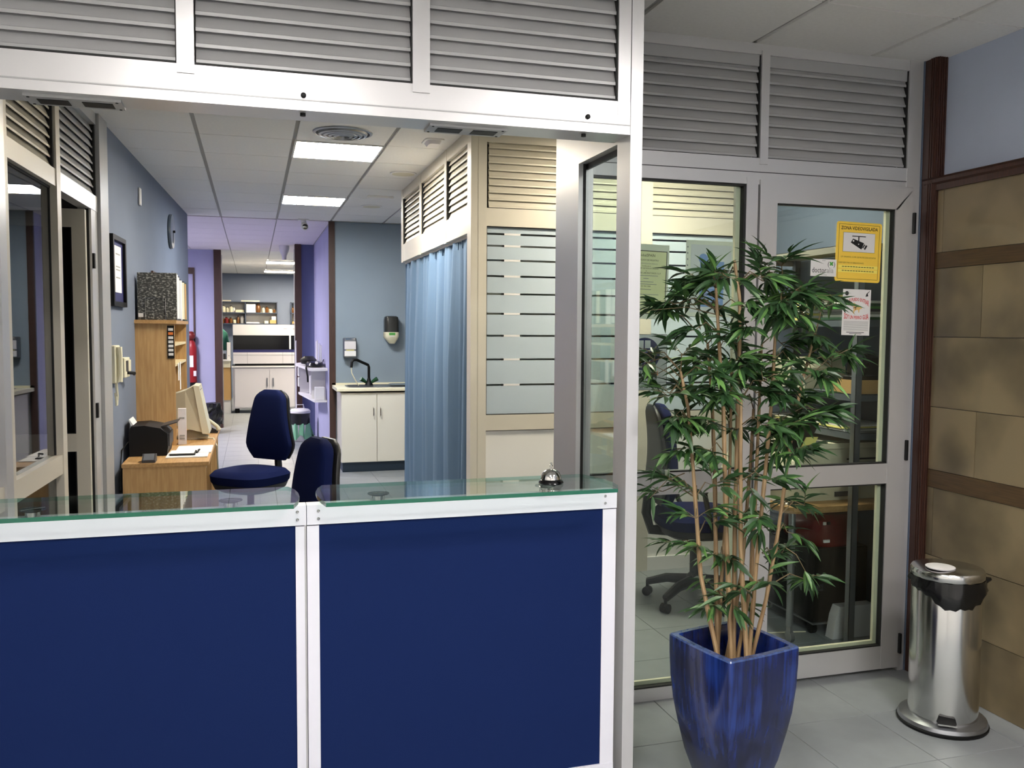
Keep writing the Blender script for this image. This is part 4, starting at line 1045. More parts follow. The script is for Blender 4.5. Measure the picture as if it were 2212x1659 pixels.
MB().lathe([(.079, .645), (.08, .74), (.075, .741)], (-.93, 14.60, 0), 20).build('foot_sleeve', 'black', fx)
MB().ball((-.94, 14.58, 1.47), .075, n=14).build('valve_cover', 'red_dark', fx)
MB().prism([(-.985, .98), (-.90, .98), (-.90, 1.16), (-.985, 1.16)], 14.515, 14.53).build('label', 'paper', fx); B(-.90, 14.518, .84, -.86, 14.54, .92).build('sticker', 'white', fx)
tb = thing('waste_bag', 'black waste bag in a bin beside the lab doorway', 'waste bag', (-.60, 13.9, 0))
MB().lathe([(.10, 0), (.12, .02), (.14, .30), (.15, .38)], (-.62, 13.9, 0), 20).build('bin', 'black', tb)
rb = random.Random(9); rings = []
for lv in range(7):
    q = lv/6; rings.append([(-.62+(.17-.03*q*q+rb.uniform(-.02, .02))*math.cos(2*math.pi*i/18), 13.9+(.17-.03*q*q+rb.uniform(-.02, .02))*math.sin(2*math.pi*i/18), .16+.30*q+rb.uniform(-.015, .015)) for i in range(18)])
MB().loft(rings, 0).build('bag', 'black_bag', tb)
# white corridor shelf with clutter
sh = thing('corridor_shelf', 'white two-tier shelf on the lavender corridor wall', 'shelf', (.75, 12.0, .75))
def shelfpoly(z, d0): return MB().prism([(.874, 10.95), (.70, 10.95), (.66, 11.0), (.56, 12.5), (.56, 12.62), (.874, 12.62)], z, z+.03, 'xy')
shelfpoly(1.075, 0).build('top_board', 'white', sh)
MB().prism([(.874, 11.05), (.72, 11.05), (.60, 12.5), (.60, 12.6), (.874, 12.6)], .68, .705, 'xy').build('lower_board', 'white', sh)
B(.70, 11.3, .705, .874, 11.33, 1.075).build('divider', 'white', sh); B(.62, 12.55, .705, .874, 12.58, 1.075).build('divider', 'white', sh)
MB().tube([(.58, 12.6, 1.07), (.575, 12.6, 1.10), (.70, 12.65, 1.11)], .012, 6).build('bracket', 'white', sh)
bg = thing('camera_bag', 'black strapped bag lying on the white corridor shelf', 'bag', (.74, 11.6, 1.105))
MB().loft([rr_ring(.10, .22, 1.106, 20, 2.6, .75, 11.45), rr_ring(.115, .25, 1.13, 20, 2.6, .75, 11.45), rr_ring(.10, .22, 1.165, 20, 2.6, .75, 11.45), rr_ring(.05, .12, 1.18, 20, 2.6, .75, 11.45)], 0, True).build('body', 'black_bag', bg)
MB().loft([rr_ring(.09, .22, 1.13, 18, 2.4, .70, 11.95), rr_ring(.11, .26, 1.18, 18, 2.4, .70, 11.95), rr_ring(.06, .14, 1.225, 18, 2.4, .71, 11.98)], 0, True).build('flap', 'black', bg)
MB().tube([(.64, 11.3, 1.12), (.63, 11.2, 1.10), (.645, 11.15, 1.0), (.65, 11.2, .93)], .012, 6).build('strap', 'black', bg)
MB().tube([(.82, 11.2, 1.16), (.85, 11.25, 1.21), (.86, 11.4, 1.17)], .004, 5).build('loop', 'dark_grey', bg); MB().ball((.76, 11.22, 1.165), .02).build('buckle', 'white', bg)
for k, (y, z1) in enumerate(((12.4, 1.42), (12.2, 1.44), (11.85, 1.40), (11.55, 1.38))):
    tag(MB().tube([(.84, y, 1.1055), (.84, y, z1)], .009, 8).build('test_tube_rod', 'white'), ('first', 'second', 'third', 'fourth')[k]+' upright white rod on the corridor shelf, counted from the doorway', 'rod')
for k, (y, w_, h, m, lb) in enumerate(((11.1, .12, .16, 'white', 'white box at the near end of the lower corridor shelf'), (11.42, .10, .2, 'white_plastic', 'white bottle box in the middle of the lower corridor shelf'), (11.75, .06, .15, 'amber', 'brown bottle on the lower corridor shelf'), (12.1, .12, .25, 'white', 'white dispenser box at the far end of the lower corridor shelf'))):
    tag(MB().bbox(.73, y, .706, .85, y+w_, .706+h, .008).build('small_box', m), lb, 'box')
for k, (z0, z1) in enumerate(((.94, 1.06), (.80, .92))):
    tag(MB().bbox(.585, 12.3, z0, .615, 12.45, z1, .005).build('glove_box', 'white'), ('upper' if k == 0 else 'lower')+' white glove box fixed to the end of the shelf', 'box')
bk = thing('mop_bucket', 'white lidded bin with green liner on the corridor floor', 'bucket', (.63, 12.7, 0))
MB().lathe([(.10, 0), (.108, .01), (.13, .40), (.12, .40)], (.625, 12.7, 0), 28).build('bucket', 'white_plastic', bk)
MB().lathe([(.14, .40), (.145, .405), (.145, .43), (.12, .455), (.06, .465), (.01, .466)], (.625, 12.7, 0), 28).build('lid', 'white', bk)
MB().tube([(.57, 12.66, .455), (.58, 12.66, .52), (.67, 12.66, .52), (.68, 12.66, .455)], .006, 6).build('lid_handle', 'white', bk)
MB().lathe([(.128, .24), (.138, .25), (.142, .395), (.13, .40)], (.625, 12.7, 0), 28).build('black_liner', 'black_bag', bk)
rings = []
for lv in range(4):
    q = lv/3; rings.append([(.625+(.13+.02*math.sin(i*2.1+q)+(.05*q if i in (22, 23, 0) else 0))*math.cos(2*math.pi*i/24), 12.7+(.13+.02*math.sin(i*2.1))*math.sin(2*math.pi*i/24), .26-.20*q*(1+.2*math.sin(i*1.3))) for i in range(24)])
MB().loft(rings, 0, True, cap=False).build('green_liner', 'green_bag', bk)
mp = tag(MB().tube([(.585, 12.95, .0), (.588, 12.95, 1.42)], .008, 8).build('cleaning_pole', 'white'), 'thin white pole standing behind the lidded bin', 'pole')
# lab
ma = thing('lab_analyzer', 'large white analyser with dark window in the lab', 'lab machine', (.3, 17.4, .89))
B(-.36, 17.1, 1.46, .83, 17.8, 1.66).build('hood', 'white', ma); B(-.36, 17.12, 1.17, .83, 17.8, 1.46).build('window', 'black_gloss', ma)
B(.655, 17.09, 1.20, .685, 17.13, 1.46).build('window_post', 'white', ma); B(-.362, 17.09, 1.14, .83, 17.12, 1.19).build('window_ledge', 'ink_navy', ma)
B(-.36, 17.08, .93, .83, 17.8, 1.14).build('base', 'white_plastic', ma); B(-.33, 17.1, .888, .83, 17.78, .93).build('shadow_gap', 'black', ma)
for x in (-.11, .53, .70): B(x, 17.078, .93, x+.006, 17.081, 1.14).build('seam', 'ink_grey', ma)
B(-.36, 17.078, 1.09, .83, 17.081, 1.097).build('seam', 'ink_grey', ma); B(.55, 17.098, 1.58, .62, 17.101, 1.588).build('badge', 'ink_grey', ma); B(.72, 17.098, 1.57, .75, 17.101, 1.595).build('badge', 'ink_grey', ma)
lc = thing('lab_cabinet', 'white two-door cabinet on castors under the analyser', 'cabinet', (.3, 17.4, 0))
B(-.37, 17.1, .09, .95, 17.8, .86).build('body', 'white_plastic', lc); B(-.39, 17.06, .86, .97, 17.82, .888).build('top', 'white', lc)
for a, b, hx in ((-.34, .285, .235), (.292, .92, .345)):
    d = B(a, 17.08, .11, b, 17.099, .84).build('door', 'white_plastic', lc); B(hx, 17.06, .50, hx+.02, 17.08, .66).build('handle', 'steel_dull', d)
for x in (-.30, .0, .5, .9): MB().lathe([(.04, 0), (.04, .09)], (x, 17.2, 0), 12).build('castor', 'black', lc)
lt = thing('lab_table', 'low white table with wooden front left of the analyser', 'table', (-.65, 17.4, 0))
B(-1.3, 17.05, .98, -.40, 17.7, 1.01).build('top', 'white', lt); B(-1.25, 17.1, .86, -.41, 17.65, .975).build('drawer', 'ivory', lt); B(-1.25, 17.12, .25, -.41, 17.6, .86).build('front', 'cardboard', lt); B(-1.25, 17.15, 0, -.41, 17.6, .25).build('skirt', 'wall_white', lt)
lb_ = thing('lab_binder', 'white binder standing left of the analyser', 'binder', (-.43, 17.2, 1.01))
B(-.47, 17.1, 1.011, -.405, 17.4, 1.325).build('cover', 'white', lb_); B(-.44, 17.098, 1.07, -.43, 17.1, 1.085).build('hole', 'black', lb_); B(-.478, 17.11, 1.011, -.470, 17.4, 1.325).build('edge', 'black', lb_)
cs_ = thing('coat_stand', 'dark upright coat stand at the edge of the lab doorway', 'coat stand', (-.62, 17.9, 0))
MB().lathe([(.16, 0), (.16, .02), (.02, .03)], (-.62, 17.9, 0), 20).build('foot', 'black', cs_); MB().tube([(-.62, 17.9, .02), (-.62, 17.9, 1.60)], .015, 8).build('pole', 'black', cs_)
gc = tag(MB().loft([rr_ring(.05, .05, 1.58, 16, 2, -.62, 17.9), rr_ring(.12, .06, 1.50, 16, 2, -.60, 17.9), rr_ring(.15, .07, 1.30, 16, 2.4, -.59, 17.9), rr_ring(.16, .08, 1.16, 16, 2.4, -.585, 17.9)], 0, True).build('lab_coat', 'coat_green'), 'green coat hanging at the lab doorway edge', 'coat')
tag(B(-.75, 17.15, 1.0105, -.50, 17.4, 1.11).build('lab_device', 'dark_grey'), 'dark small device on the low lab table', 'device')
sf = thing('bottle_shelf', 'dark framed wall shelf of bottles in the lab', 'shelf', (-.1, 20.8, 1.68))
for z in (1.68, 1.925, 2.17): B(-1.0, 20.62, z, .54, 20.92, z+.018).build('board', 'lab_shelf', sf)
for x in (-1.0, -.17, .522): B(x, 20.62, 1.68, x+.018, 20.92, 2.185).build('upright', 'lab_shelf', sf)
B(-.982, 20.9, 1.698, .522, 20.919, 2.17).build('back', 'wall_white', sf)
s2 = thing('bottle_shelf', 'second bottle shelf half hidden by the lab doorway', 'shelf', (1.1, 20.8, 1.68))
for z in (1.68, 1.925, 2.17): B(.83, 20.62, z, 1.5, 20.92, z+.018).build('board', 'lab_shelf', s2)
for x in (.83, 1.482): B(x, 20.62, 1.68, x+.018, 20.92, 2.185).build('upright', 'lab_shelf', s2)
B(.848, 20.9, 1.698, 1.482, 20.919, 2.17).build('back', 'wall_white', s2)
for x0, x1, lb in ((-1.0, -.47, 'white tray on the lab shelf at the left'), (-.25, .15, 'white tray on the lab shelf at the right')): tag(B(x0, 20.66, 2.189, x1, 20.9, 2.215).build('tray', 'ivory'), lb, 'tray')
def bottle(x, z, r_, h, m, cap, lb):
    t = thing('bottle', lb, 'bottle', (x, 20.75, z), 0, 'bottles on the lab shelves')
    MB().lathe([(r_*.9, z), (r_, z+.01), (r_, z+h*.7), (r_*.5, z+h*.85), (r_*.5, z+h*.9)], (x, 20.75, 0), 12).build('body', m, t)
    MB().lathe([(r_*.55, z+h*.9), (r_*.55, z+h), (r_*.3, z+h)], (x, 20.75, 0), 12).build('cap', cap, t)
for x, zi, r_, h, m, cap, lb in ((-.63, 1, .045, .16, 'ivory', 'black', 'largest white bottle at the left on the upper lab shelf'), (-.55, 1, .03, .12, 'ivory', 'black', 'small white bottle beside the largest one, upper lab shelf'), (-.47, 1, .04, .15, 'ivory', 'black', 'black-capped white bottle left of the pale box, upper lab shelf'), (-.41, 1, .03, .11, 'white', 'white', 'short all-white bottle touching the pale box, upper lab shelf'),
        (.12, 1, .05, .21, 'amber', 'amber', 'tall brown bottle on the upper lab shelf'), (.23, 1, .035, .13, 'ivory', 'black', 'black-capped bottle right of the tall brown bottle'), (.31, 1, .035, .14, 'amber', 'black', 'thin brown bottle in the right part of the upper lab shelf'), (.39, 1, .04, .10, 'ivory', 'black', 'squat pale bottle near the right end of the upper lab shelf'), (.47, 1, .03, .09, 'amber', 'white', 'smallest bottle at the right end of the upper lab shelf'),
        (-.66, 0, .04, .12, 'amber', 'black', 'brown bottle at the left end of the lower lab shelf'), (-.57, 0, .045, .14, 'red_dark', 'black', 'reddish bottle second on the lower lab shelf'), (-.48, 0, .04, .13, 'amber', 'black', 'brown bottle with orange label on the lower lab shelf'), (-.40, 0, .035, .09, 'ivory', 'black', 'short pale bottle on the lower lab shelf'), (-.32, 0, .03, .17, 'amber', 'black', 'tall slim brown bottle on the lower lab shelf'), (-.23, 0, .045, .17, 'white', 'white', 'big white bottle beside the lower shelf divider'),
        (.88, 1, .03, .14, 'amber', 'black', 'brown bottle on the half hidden lab shelf'), (.93, 1, .03, .10, 'white', 'white', 'white bottle on the half hidden lab shelf')):
    bottle(x, (1.699, 1.944)[zi], r_, h, m, cap, lb)
for x0, x1, zi, h, m, lb in ((-.37, -.19, 1, .06, 'ivory', 'long pale box on the upper lab shelf'), (.37, .51, 0, .08, 'cardboard', 'brown carton on the lower lab shelf'), (.25, .34, 0, .06, 'ivory', 'small pale box beside the brown carton'), (-.14, .14, 0, .03, 'paper', 'flat pile of papers on the lower lab shelf'), (-.14, .06, 1, .19, 'paper', 'white panel leaning in the upper lab shelf'), (.86, 1.0, 0, .05, 'cardboard', 'carton on the half hidden lab shelf')):
    tag(B(x0, 20.68, (1.699, 1.944)[zi], x1, 20.85, (1.699, 1.944)[zi]+h).build('carton', m), lb, 'box')
tag(B(.41, 20.68, 1.7795, .50, 20.8, 1.86).build('carton', 'paper'), 'white carton on top of the brown carton', 'box')

# ================================================================== OFFICE BEHIND THE GLASS
rk = thing('metal_rack', 'grey slotted metal rack over the copier table', 'rack', (3.08, 4.2, 0))
for x, y in ((2.88, 3.69), (2.88, 4.78), (3.26, 3.69), (3.26, 4.78)):
    MB().box(x, y, 0, x+.035, y+.003, 2.06).box(x, y, 0, x+.003, y+.035, 2.06).build('upright', 'steel_dull' if y < 4 else 'shelf_metal', rk)
for z, m in ((2.04, 'shelf_top'), (1.66, 'shelf_metal'), (1.285, 'shelf_metal'), (1.09, 'shelf_metal')):
    MB().box(2.884, 3.694, z-.003, 3.295, 4.81, z).box(2.884, 3.694, z-.035, 2.887, 4.81, z).box(2.884, 3.694, z-.035, 3.295, 3.697, z).box(2.884, 4.807, z-.035, 3.295, 4.81, z).build('shelf', m, rk)
def pile(name, x0, y0, x1, y1, z, n, cols, label, dz=.008):
    t = thing(name, label, 'papers', ((x0+x1)/2, (y0+y1)/2, z)); r_ = random.Random(n)
    for k in range(n):
        a, b = r_.uniform(-.015, .015), r_.uniform(-.02, .02)
        B(x0+a, y0+b, z+.0005+k*dz, x1+a, y1+b, z+(k+1)*dz-.001).build('folder', cols[k % len(cols)], t)
pile('folder_pile', 2.90, 4.15, 3.22, 4.62, 1.66, 11, ['yellow_paper', 'paper', 'yellow_paper', 'paper', 'ivory'], 'pile of yellow and white folders on the upper rack shelf', .013)
pile('folder_pile', 2.92, 3.74, 3.24, 4.05, 1.66, 7, ['green_dark', 'paper', 'ink_grey', 'dark_grey', 'logo_green'], 'darker mixed folder pile on the upper rack shelf', .014)
pile('paper_pile', 2.90, 3.8, 3.22, 4.5, 1.09, 4, ['paper', 'ink_grey', 'yellow_paper', 'paper'], 'flat papers on the lowest rack shelf', .006)
o = thing('old_device', 'beige office machine on the middle rack shelf', 'device', (3.02, 4.25, 1.286))
MB().prism([(4.14, 1.286), (4.50, 1.286), (4.50, 1.36), (4.44, 1.45), (4.19, 1.46), (4.14, 1.40)], 2.90, 3.16, 'yz').build('body', 'beige_plastic', o); B(2.897, 4.2, 1.40, 2.9, 4.26, 1.43).build('label', 'paper', o)
o = thing('carton_tray', 'open brown cardboard tray on the middle rack shelf', 'box', (3.05, 3.8, 1.286))
MB().box(2.90, 3.72, 1.2855, 3.22, 3.92, 1.29).box(2.90, 3.72, 1.29, 3.22, 3.725, 1.355).box(2.90, 3.915, 1.29, 3.22, 3.92, 1.355).box(2.90, 3.725, 1.29, 2.905, 3.915, 1.355).box(3.215, 3.725, 1.29, 3.22, 3.915, 1.355).build('tray', 'cardboard', o)
o = thing('black_gadget', 'black gadget lying in the cardboard tray', 'gadget', (3.02, 3.8, 1.29))
MB().bbox(2.94, 3.76, 1.291, 3.10, 3.88, 1.375, .01).build('body', 'black', o); MB().tube([(3.0, 3.8, 1.375), (3.01, 3.8, 1.42), (3.05, 3.82, 1.43)], .014, 8).build('arm', 'black', o); MB().ball((2.96, 3.76, 1.385), .012).build('lens', 'chrome', o)
tag(MB().loft([rr_ring(.08, .09, 1.2865, 16, 3, 3.20, 4.03), rr_ring(.07, .09, 1.46, 16, 3, 3.20, 4.03), rr_ring(.03, .05, 1.48, 16, 3, 3.20, 4.03)], 0, True).build('black_case', 'dark_grey'), 'dark rounded case behind the cardboard tray', 'case')
tbl = thing('copier_table', 'wooden topped table with tubular castor legs', 'table', (2.85, 4.15, 0))
TZ = .72
MB().loft([rr_ring(.36, .42, TZ-.032, 32, 9, 2.90, 4.15), rr_ring(.365, .425, TZ-.02, 32, 9, 2.90, 4.15), rr_ring(.365, .425, TZ, 32, 9, 2.90, 4.15)]).build('top', 'oak_flat', tbl)
for x, y in ((2.63, 3.83), (3.16, 3.83), (2.63, 4.47), (3.16, 4.47)):
    MB().lathe([(.016, .085), (.018, .09), (.018, TZ-.033)], (x, y, 0), 14).build('leg', 'steel_dull', tbl)
    MB().box(x-.006, y-.018, .05, x+.006, y+.018, .09).lathe([(.008, -.012), (.03, -.011), (.03, .011), (.008, .012)], (x+.004, y, .032), 16, ax=0).build('castor', 'steel_dull', tbl)
cp = thing('photocopier', 'large beige photocopier on the wooden table', 'photocopier', (2.92, 4.1, TZ))
B(2.62, 3.86, TZ+.001, 3.24, 4.52, TZ+.075).build('tray_unit', 'beige_plastic', cp)
MB().prism([(2.60, TZ+.08), (3.24, TZ+.08), (3.24, TZ+.27), (2.78, TZ+.27), (2.66, TZ+.21)], 3.86, 4.50).build('body', 'beige_plastic', cp)
B(2.70, 3.85, TZ+.272, 3.24, 4.42, TZ+.30).build('lid', 'ivory', cp)
B(2.62, 3.855, TZ+.072, 3.24, 3.858, TZ+.080).build('seam', 'black', cp)
for k in range(6): B(2.97, 3.855, TZ+.10+k*.022, 3.20, 3.859, TZ+.108+k*.022).build('vent', 'dark_grey', cp)
B(2.90, 3.852, TZ+.02, 3.02, 3.859, TZ+.045).build('tray_grip', 'dark_grey', cp); MB().prism([(2.60, TZ+.10), (2.56, TZ+.13), (2.56, TZ+.14), (2.62, TZ+.14)], 3.95, 4.35).build('side_tray', 'ivory', cp)
B(2.70, 3.87, TZ+.301, 2.86, 3.95, TZ+.304).build('control_panel', 'dark_grey', cp)
tag(B(2.575, 3.80, TZ+.001, 2.615, 4.25, TZ+.008).build('paper_sheets', 'paper'), 'bright white sheets at the table edge', 'papers')
o = thing('note_holder', 'yellow note with black folder leaning at the copier side', 'note', (2.6, 3.9, .9))
MB().prism([(2.585, .99), (2.70, .99), (2.78, 1.13), (2.62, 1.14)], 3.835, 3.845).build('folder', 'black', o); MB().prism([(2.66, .985), (2.73, .985), (2.77, 1.06), (2.70, 1.06)], 3.828, 3.834).build('note', 'yellow_paper', o)
pc = thing('black_cabinet', 'black wheeled cabinet under the wooden table', 'cabinet', (2.96, 4.0, 0))
MB().bbox(2.80, 3.88, .07, 3.14, 4.4, .46, .008).build('body', 'black', pc); B(2.80, 3.873, .24, 2.86, 3.88, .275).build('badge', 'steel', pc); B(2.815, 3.872, .248, 2.83, 3.8735, .267).build('badge_mark', 'ink_black', pc); B(2.836, 3.872, .248, 2.851, 3.8735, .267).build('badge_mark', 'ink_black', pc)
B(2.80, 3.87, .06, 3.14, 4.4, .069).build('plinth', 'steel_dull', pc)
for x, y in ((2.83, 3.92), (3.10, 3.92), (2.83, 4.35), (3.10, 4.35)): MB().lathe([(.01, -.014), (.03, -.012), (.03, .012), (.01, .014)], (x, y, .031), 14, ax=0).build('castor', 'black', pc)
rd = thing('red_case', 'dark red rounded case on top of the black cabinet', 'case', (2.97, 4.05, .46))
MB().loft([rr_ring(.13, .18, .461, 24, 5, 2.98, 4.08), rr_ring(.14, .19, .48, 24, 5, 2.98, 4.08), rr_ring(.135, .185, .60, 24, 5, 2.98, 4.08), rr_ring(.11, .16, .63, 24, 5, 2.98, 4.08)], 0, True).build('body', 'red_dark', rd)
B(2.86, 3.884, .585, 2.875, 3.892, .60).build('button', 'paper', rd); B(2.885, 3.884, .585, 2.90, 3.892, .60).build('button', 'black', rd); B(2.865, 3.884, .49, 2.90, 3.893, .505).build('mark', 'paper', rd)
wt2 = tag(MB().prism([(2.87, .0), (3.12, .0), (3.12, .17), (2.91, .17), (2.89, .12)], 3.80, 3.86).build('white_device', 'white_plastic'), 'white plastic device on the floor before the black cabinet', 'device')
cb = tag(MB().tube([(2.56, 4.05, .42), (2.52, 4.05, .2), (2.50, 4.0, .04), (2.55, 3.97, .006), (2.7, 3.95, .006), (2.80, 3.93, .006)], .004, 6).build('white_cable', 'ivory'), 'thin white cable hanging to the office floor', 'cable')

# ================================================================== SIGNS ON THE GLASS
yg = yd+.026                                                   # outer face of the door pane
def sheet(name, label, x0, z0, x1, z1, m, y, cat='sign', tilt=0., th=.0015, rad=0.):
    cx, cz = (x0+x1)/2, (z0+z1)/2
    t = thing(name, label, cat, (cx, y, cz)); t.rotation_euler = (0, tilt, 0); WL[t.name] = Vector((0, 0, 0))
    w_, h = x1-x0, z1-z0
    if rad:
        poly = []
        for qx, qz, a0 in ((w_/2-rad, h/2-rad, 0), (-w_/2+rad, h/2-rad, 90), (-w_/2+rad, -h/2+rad, 180), (w_/2-rad, -h/2+rad, 270)):
            for k in range(5): a = R(a0+22.5*k); poly.append((qx+rad*math.cos(a), qz+rad*math.sin(a)))
        MB().prism(poly, -th, 0).build('sheet', m, t, True)
    else: B(-w_/2, -th, -h/2, w_/2, 0, h/2).build('sheet', m, t, True)
    return t
def line(t, x0, z0, x1, z1, m, y): return B(min(x0, x1), y-.0004, min(z0, z1), max(x0, x1), y, max(z0, z1)).build('print', m, t, True)
def words(t, body, size, x, z, m, y, **k): return text_mb(body, size, x, z, y, **k).build('lettering', m, t, True)
F = -.0016
zv = sheet('warning_sign', 'yellow video surveillance warning sign on the glass door', 2.512, 1.824, 2.753, 2.092, 'yellow_sign', yg, tilt=R(1.2), rad=.012)
w2, h2 = .2405/2, .268/2
for a in ((-w2+.012, h2-.012, w2-.012, h2-.0105), (-w2+.012, -h2+.012, w2-.012, -h2+.0135), (-w2+.012, -h2+.012, -w2+.0135, h2-.012), (w2-.0135, -h2+.012, w2-.012, h2-.012)): line(zv, *a, 'ink', F)
words(zv, 'ZONA VIDEOVIGILADA', .0215, 0, .099, 'ink', F-.0003, sx=.86, bold=.0004)
line(zv, -.085, .0, .085, .087, 'ink', F); line(zv, -.084, .001, .084, .086, 'white', F-.0005)
cm = MB().prism([(-.038, .069), (.034, .069), (.034, .073), (-.038, .073)], F-.0014, F-.001).prism([(-.006, .04), (.0, .04), (.0, .07), (-.006, .07)], F-.0014, F-.001)
cm.prism([(-.045, .042), (-.033, .06), (.026, .042), (.013, .013)], F-.0016, F-.0012).prism([(.018, .022), (.028, .038), (.032, .034), (.022, .018)], F-.0016, F-.0012).prism([(.026, .016), (.033, .012), (.045, .031), (.036, .034)], F-.0016, F-.0012)
cm.build('camera_pictogram', 'ink_black', zv, True)
MB().lathe([(.004, 0), (.004, .0003)], (-.031, F-.0017, .05), 10, ax=1).build('print', 'white', zv, True); MB().lathe([(.003, 0), (.003, .0003)], (-.003, F-.0017, .036), 10, ax=1).build('print', 'white', zv, True)
words(zv, 'LEY ORGANICA 15/1999, DE PROTECCIÓN DE DATOS', .0092, 0, -.026, 'ink', F-.0003, sx=.84)
words(zv, 'PUEDE EJERCITAR SUS DERECHOS ANTE:', .0088, -.104, -.052, 'ink', F-.0003, align='LEFT', sx=.84)
line(zv, -.105, -.074, .105, -.06, 'yellow_strip', F-.0002); line(zv, -.105, -.092, .105, -.078, 'yellow_strip', F-.0002)
for z in (-.068, -.086):
    for k in range(12): line(zv, -.085+k*.0145, z, -.074+k*.0145, z+.003, 'ink', F-.0004)
dc = sheet('brand_sticker', 'small white doctor directory sticker on the glass door', 2.384, 1.846, 2.517, 1.922, 'white', yg-.0002, tilt=R(.4))
words(dc, 'doctor', .034, -.061, -.022, 'ink_black', F-.0003, align='LEFT', sx=.8); words(dc, 'alia', .034, .017, -.022, 'ink_grey', F-.0003, align='LEFT', sx=.8)
words(dc, '(', .03, .024, .008, 'ink_black', F-.0003); words(dc, ')', .03, .056, .008, 'ink_black', F-.0003)
MB().prism([(.030, .012), (.036, .010), (.040, .014), (.044, .010), (.050, .012), (.046, .018), (.050, .026), (.044, .028), (.040, .023), (.036, .028), (.030, .026), (.034, .018)], F-.0004, F).build('emblem', 'logo_green', dc, True)
for z, n in ((.031, 3), (-.033, 6)): line(dc, -.003*n, z, .003*n, z+.002, 'ink_grey', F)
gd = sheet('guide_dog_notice', 'white guide dog notice under the yellow sign', 2.556, 1.583, 2.705, 1.791, 'white', yg-.0002, tilt=R(1.0))
words(gd, 'YO SI PUEDO ENTRAR', .0195, 0, .052, 'ink_red', F-.0003, sx=.66, bold=.0004, warp=lambda a, b: (a, b*(1+.8*(a/.062)**2)-.022*(a/.062)**2))
words(gd, 'SOY UN PERRO GUIA', .0195, 0, -.030, 'ink_red', F-.0003, sx=.70, bold=.0005, warp=lambda a, b: (a, b*(1+.9*(a/.062)**2)))
dog = [(-.022, .036), (-.029, .030), (-.026, .024), (-.018, .024), (-.016, .012), (-.018, -.008), (-.013, -.012), (-.010, .002), (-.002, .006), (.008, .008), (.010, -.004), (.014, -.006), (.016, .008), (.022, .014), (.030, .012), (.024, .024), (.006, .030), (-.006, .032), (-.012, .040)]
v = [(a, F-.0004, b+.004) for a, b in dog]
MB().add(v, [tuple(range(len(v)))]).build('dog_picture', 'dog_tan', gd, True)
MB().add([(-.008, F-.0006, .012), (-.005, F-.0006, .012), (.0, F-.0006, .036), (-.003, F-.0006, .036)], [(0, 1, 2, 3)]).add([(-.018, F-.0006, .02), (-.018, F-.0006, .017), (0, F-.0006, .024), (0, F-.0006, .027)], [(0, 1, 2, 3)]).build('harness', 'ink_black', gd, True)
MB().lathe([(.010, 0), (.010, .0003)], (-.055, F-.0002, .085), 16, ax=1).build('emblem', 'dark_grey', gd, True); MB().add([(.045, F-.0003, .072), (.060, F-.0003, .075), (.056, F-.0003, .086), (.068, F-.0003, .098), (.066, F-.0003, .099), (.05, F-.0003, .086)], [(0, 1, 2, 3, 4, 5)]).build('emblem', 'ink_black', gd, True)
for k in range(10): line(gd, -.066, -.042-k*.0045, .066, -.0405-k*.0045, 'ink_grey', F)
line(gd, -.05, -.092, .045, -.0895, 'ink_black', F); line(gd, -.034, -.098, .032, -.0958, 'ink_black', F)

yp = Bq+.0285                                                  # sheets taped inside the fixed pane: they stand behind the glass
ce = sheet('certificate', 'yellow quality certificate in a clear sleeve taped to the glass', 1.478, 1.648, 1.694, 1.962, 'sleeve', yp, 'certificate', R(1.6))
B(-.085, -.0024, -.135, .098, -.0016, .13).build('sheet_inside', 'cert_paper', ce, True)
G = -.0026
for a in ((-.085, .127, .098, .13), (-.085, -.135, .098, -.132), (-.085, -.135, -.082, .13), (.095, -.135, .098, .13)): line(ce, *a, 'ink', G)
cx = .004
for body, sz, z, m in (('GlobalSPAIN', .016, .105, 'ink'), ('CERTIFICADO DE REGISTRO', .0095, .087, 'ink'), ('GLOBAL CERTIFICATION SPAIN, S.L.', .0072, .073, 'ink_grey'), ('Certifica que el', .007, .063, 'ink'), ('SISTEMA DE GESTION DE CALIDAD', .0078, .053, 'ink'), ('de', .006, .043, 'ink'), ('PRIMARIA DE LABORATORIOS, S.L.P', .0092, .033, 'ink'), ('ISO 9001:2008', .008, -.022, 'ink')):
    words(ce, body, sz, cx, z, m, G-.0003, sx=.92)
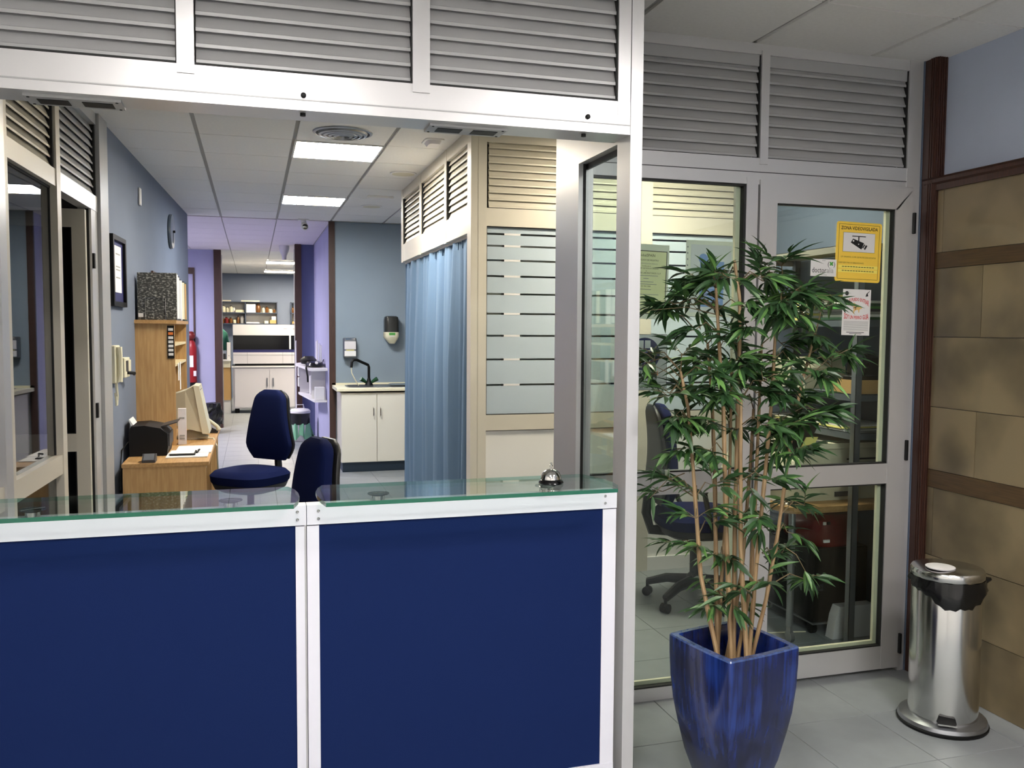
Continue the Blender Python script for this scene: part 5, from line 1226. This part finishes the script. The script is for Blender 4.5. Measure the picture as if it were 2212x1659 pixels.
for z, hw in ((.024, .055), (.012, .012), (-.002, .035), (-.012, .05), (-.034, .025), (-.055, .06), (-.075, .02), (-.103, .05), (-.109, .055), (-.115, .045)): line(ce, cx-hw, z, cx+hw, z+.0022, 'ink_grey', G)
line(ce, .068, -.125, .09, -.083, 'ink', G)
dd = sheet('info_sheet', 'white and blue document in a punched sleeve on the glass', 1.775, 1.66, 2.0, 1.985, 'sleeve', yp, 'document', R(.6))
B(-.09, -.0024, -.145, .105, -.0016, .145).build('sheet_inside', 'paper', dd, True); B(-.045, -.003, -.12, .07, -.0024, .075).build('blue_block', 'doc_blue', dd, True)
for k in range(9): line(dd, -.02, .05-k*.018, .055, .052-k*.018, 'paper', -.0031)
for k in range(11): line(dd, -.108, .13-k*.026, -.102, .136-k*.026, 'ink_grey', -.0017)
MB().lathe([(.022, 0), (.022, .0005)], (-.03, -.0026, .085), 20, ax=1).build('emblem', 'doc_blue', dd, True)
gl = sheet('accreditation_label', 'white label with navy round emblem on the glass', 1.487, 1.345, 1.694, 1.583, 'white', yp, 'label', 0)
w2, h2 = .1035, .119
for a in ((-w2, h2-.002, w2, h2), (-w2, -h2, w2, -h2+.002), (w2-.002, -h2, w2, h2), (-w2, -h2, -w2+.002, h2), (-w2, -.086, w2, -.0845)): line(gl, *a, 'ink_black', F)
MB().lathe([(.07, 0), (.07, .0005)], (0, F, .035), 36, ax=1).build('emblem', 'ink_navy', gl, True)
for a, m in (((-.035, .045, -.006, .093), 'white'), ((.0, .06, .026, .093), 'white'), ((-.035, .0, -.012, .022), 'orange'), ((-.006, .0, .026, .022), 'white'), ((-.035, -.022, -.012, -.004), 'white')): line(gl, *a, m, F-.0006)
words(gl, 'Global', .027, -.08, -.056, 'ink_black', F-.0003, align='LEFT', bold=.0005, sx=.9); words(gl, 'SPAIN', .027, .0, -.056, 'orange', F-.0003, align='LEFT', bold=.0005, sx=.9)
line(gl, -.09, -.0605, .09, -.0595, 'ink_black', F)
words(gl, 'ISO 9001:2008', .023, -.005, -.081, 'ink_black', F-.0003, sx=.9); words(gl, 'Registro: 13111550', .022, 0, -.109, 'ink_black', F-.0003, sx=.9)
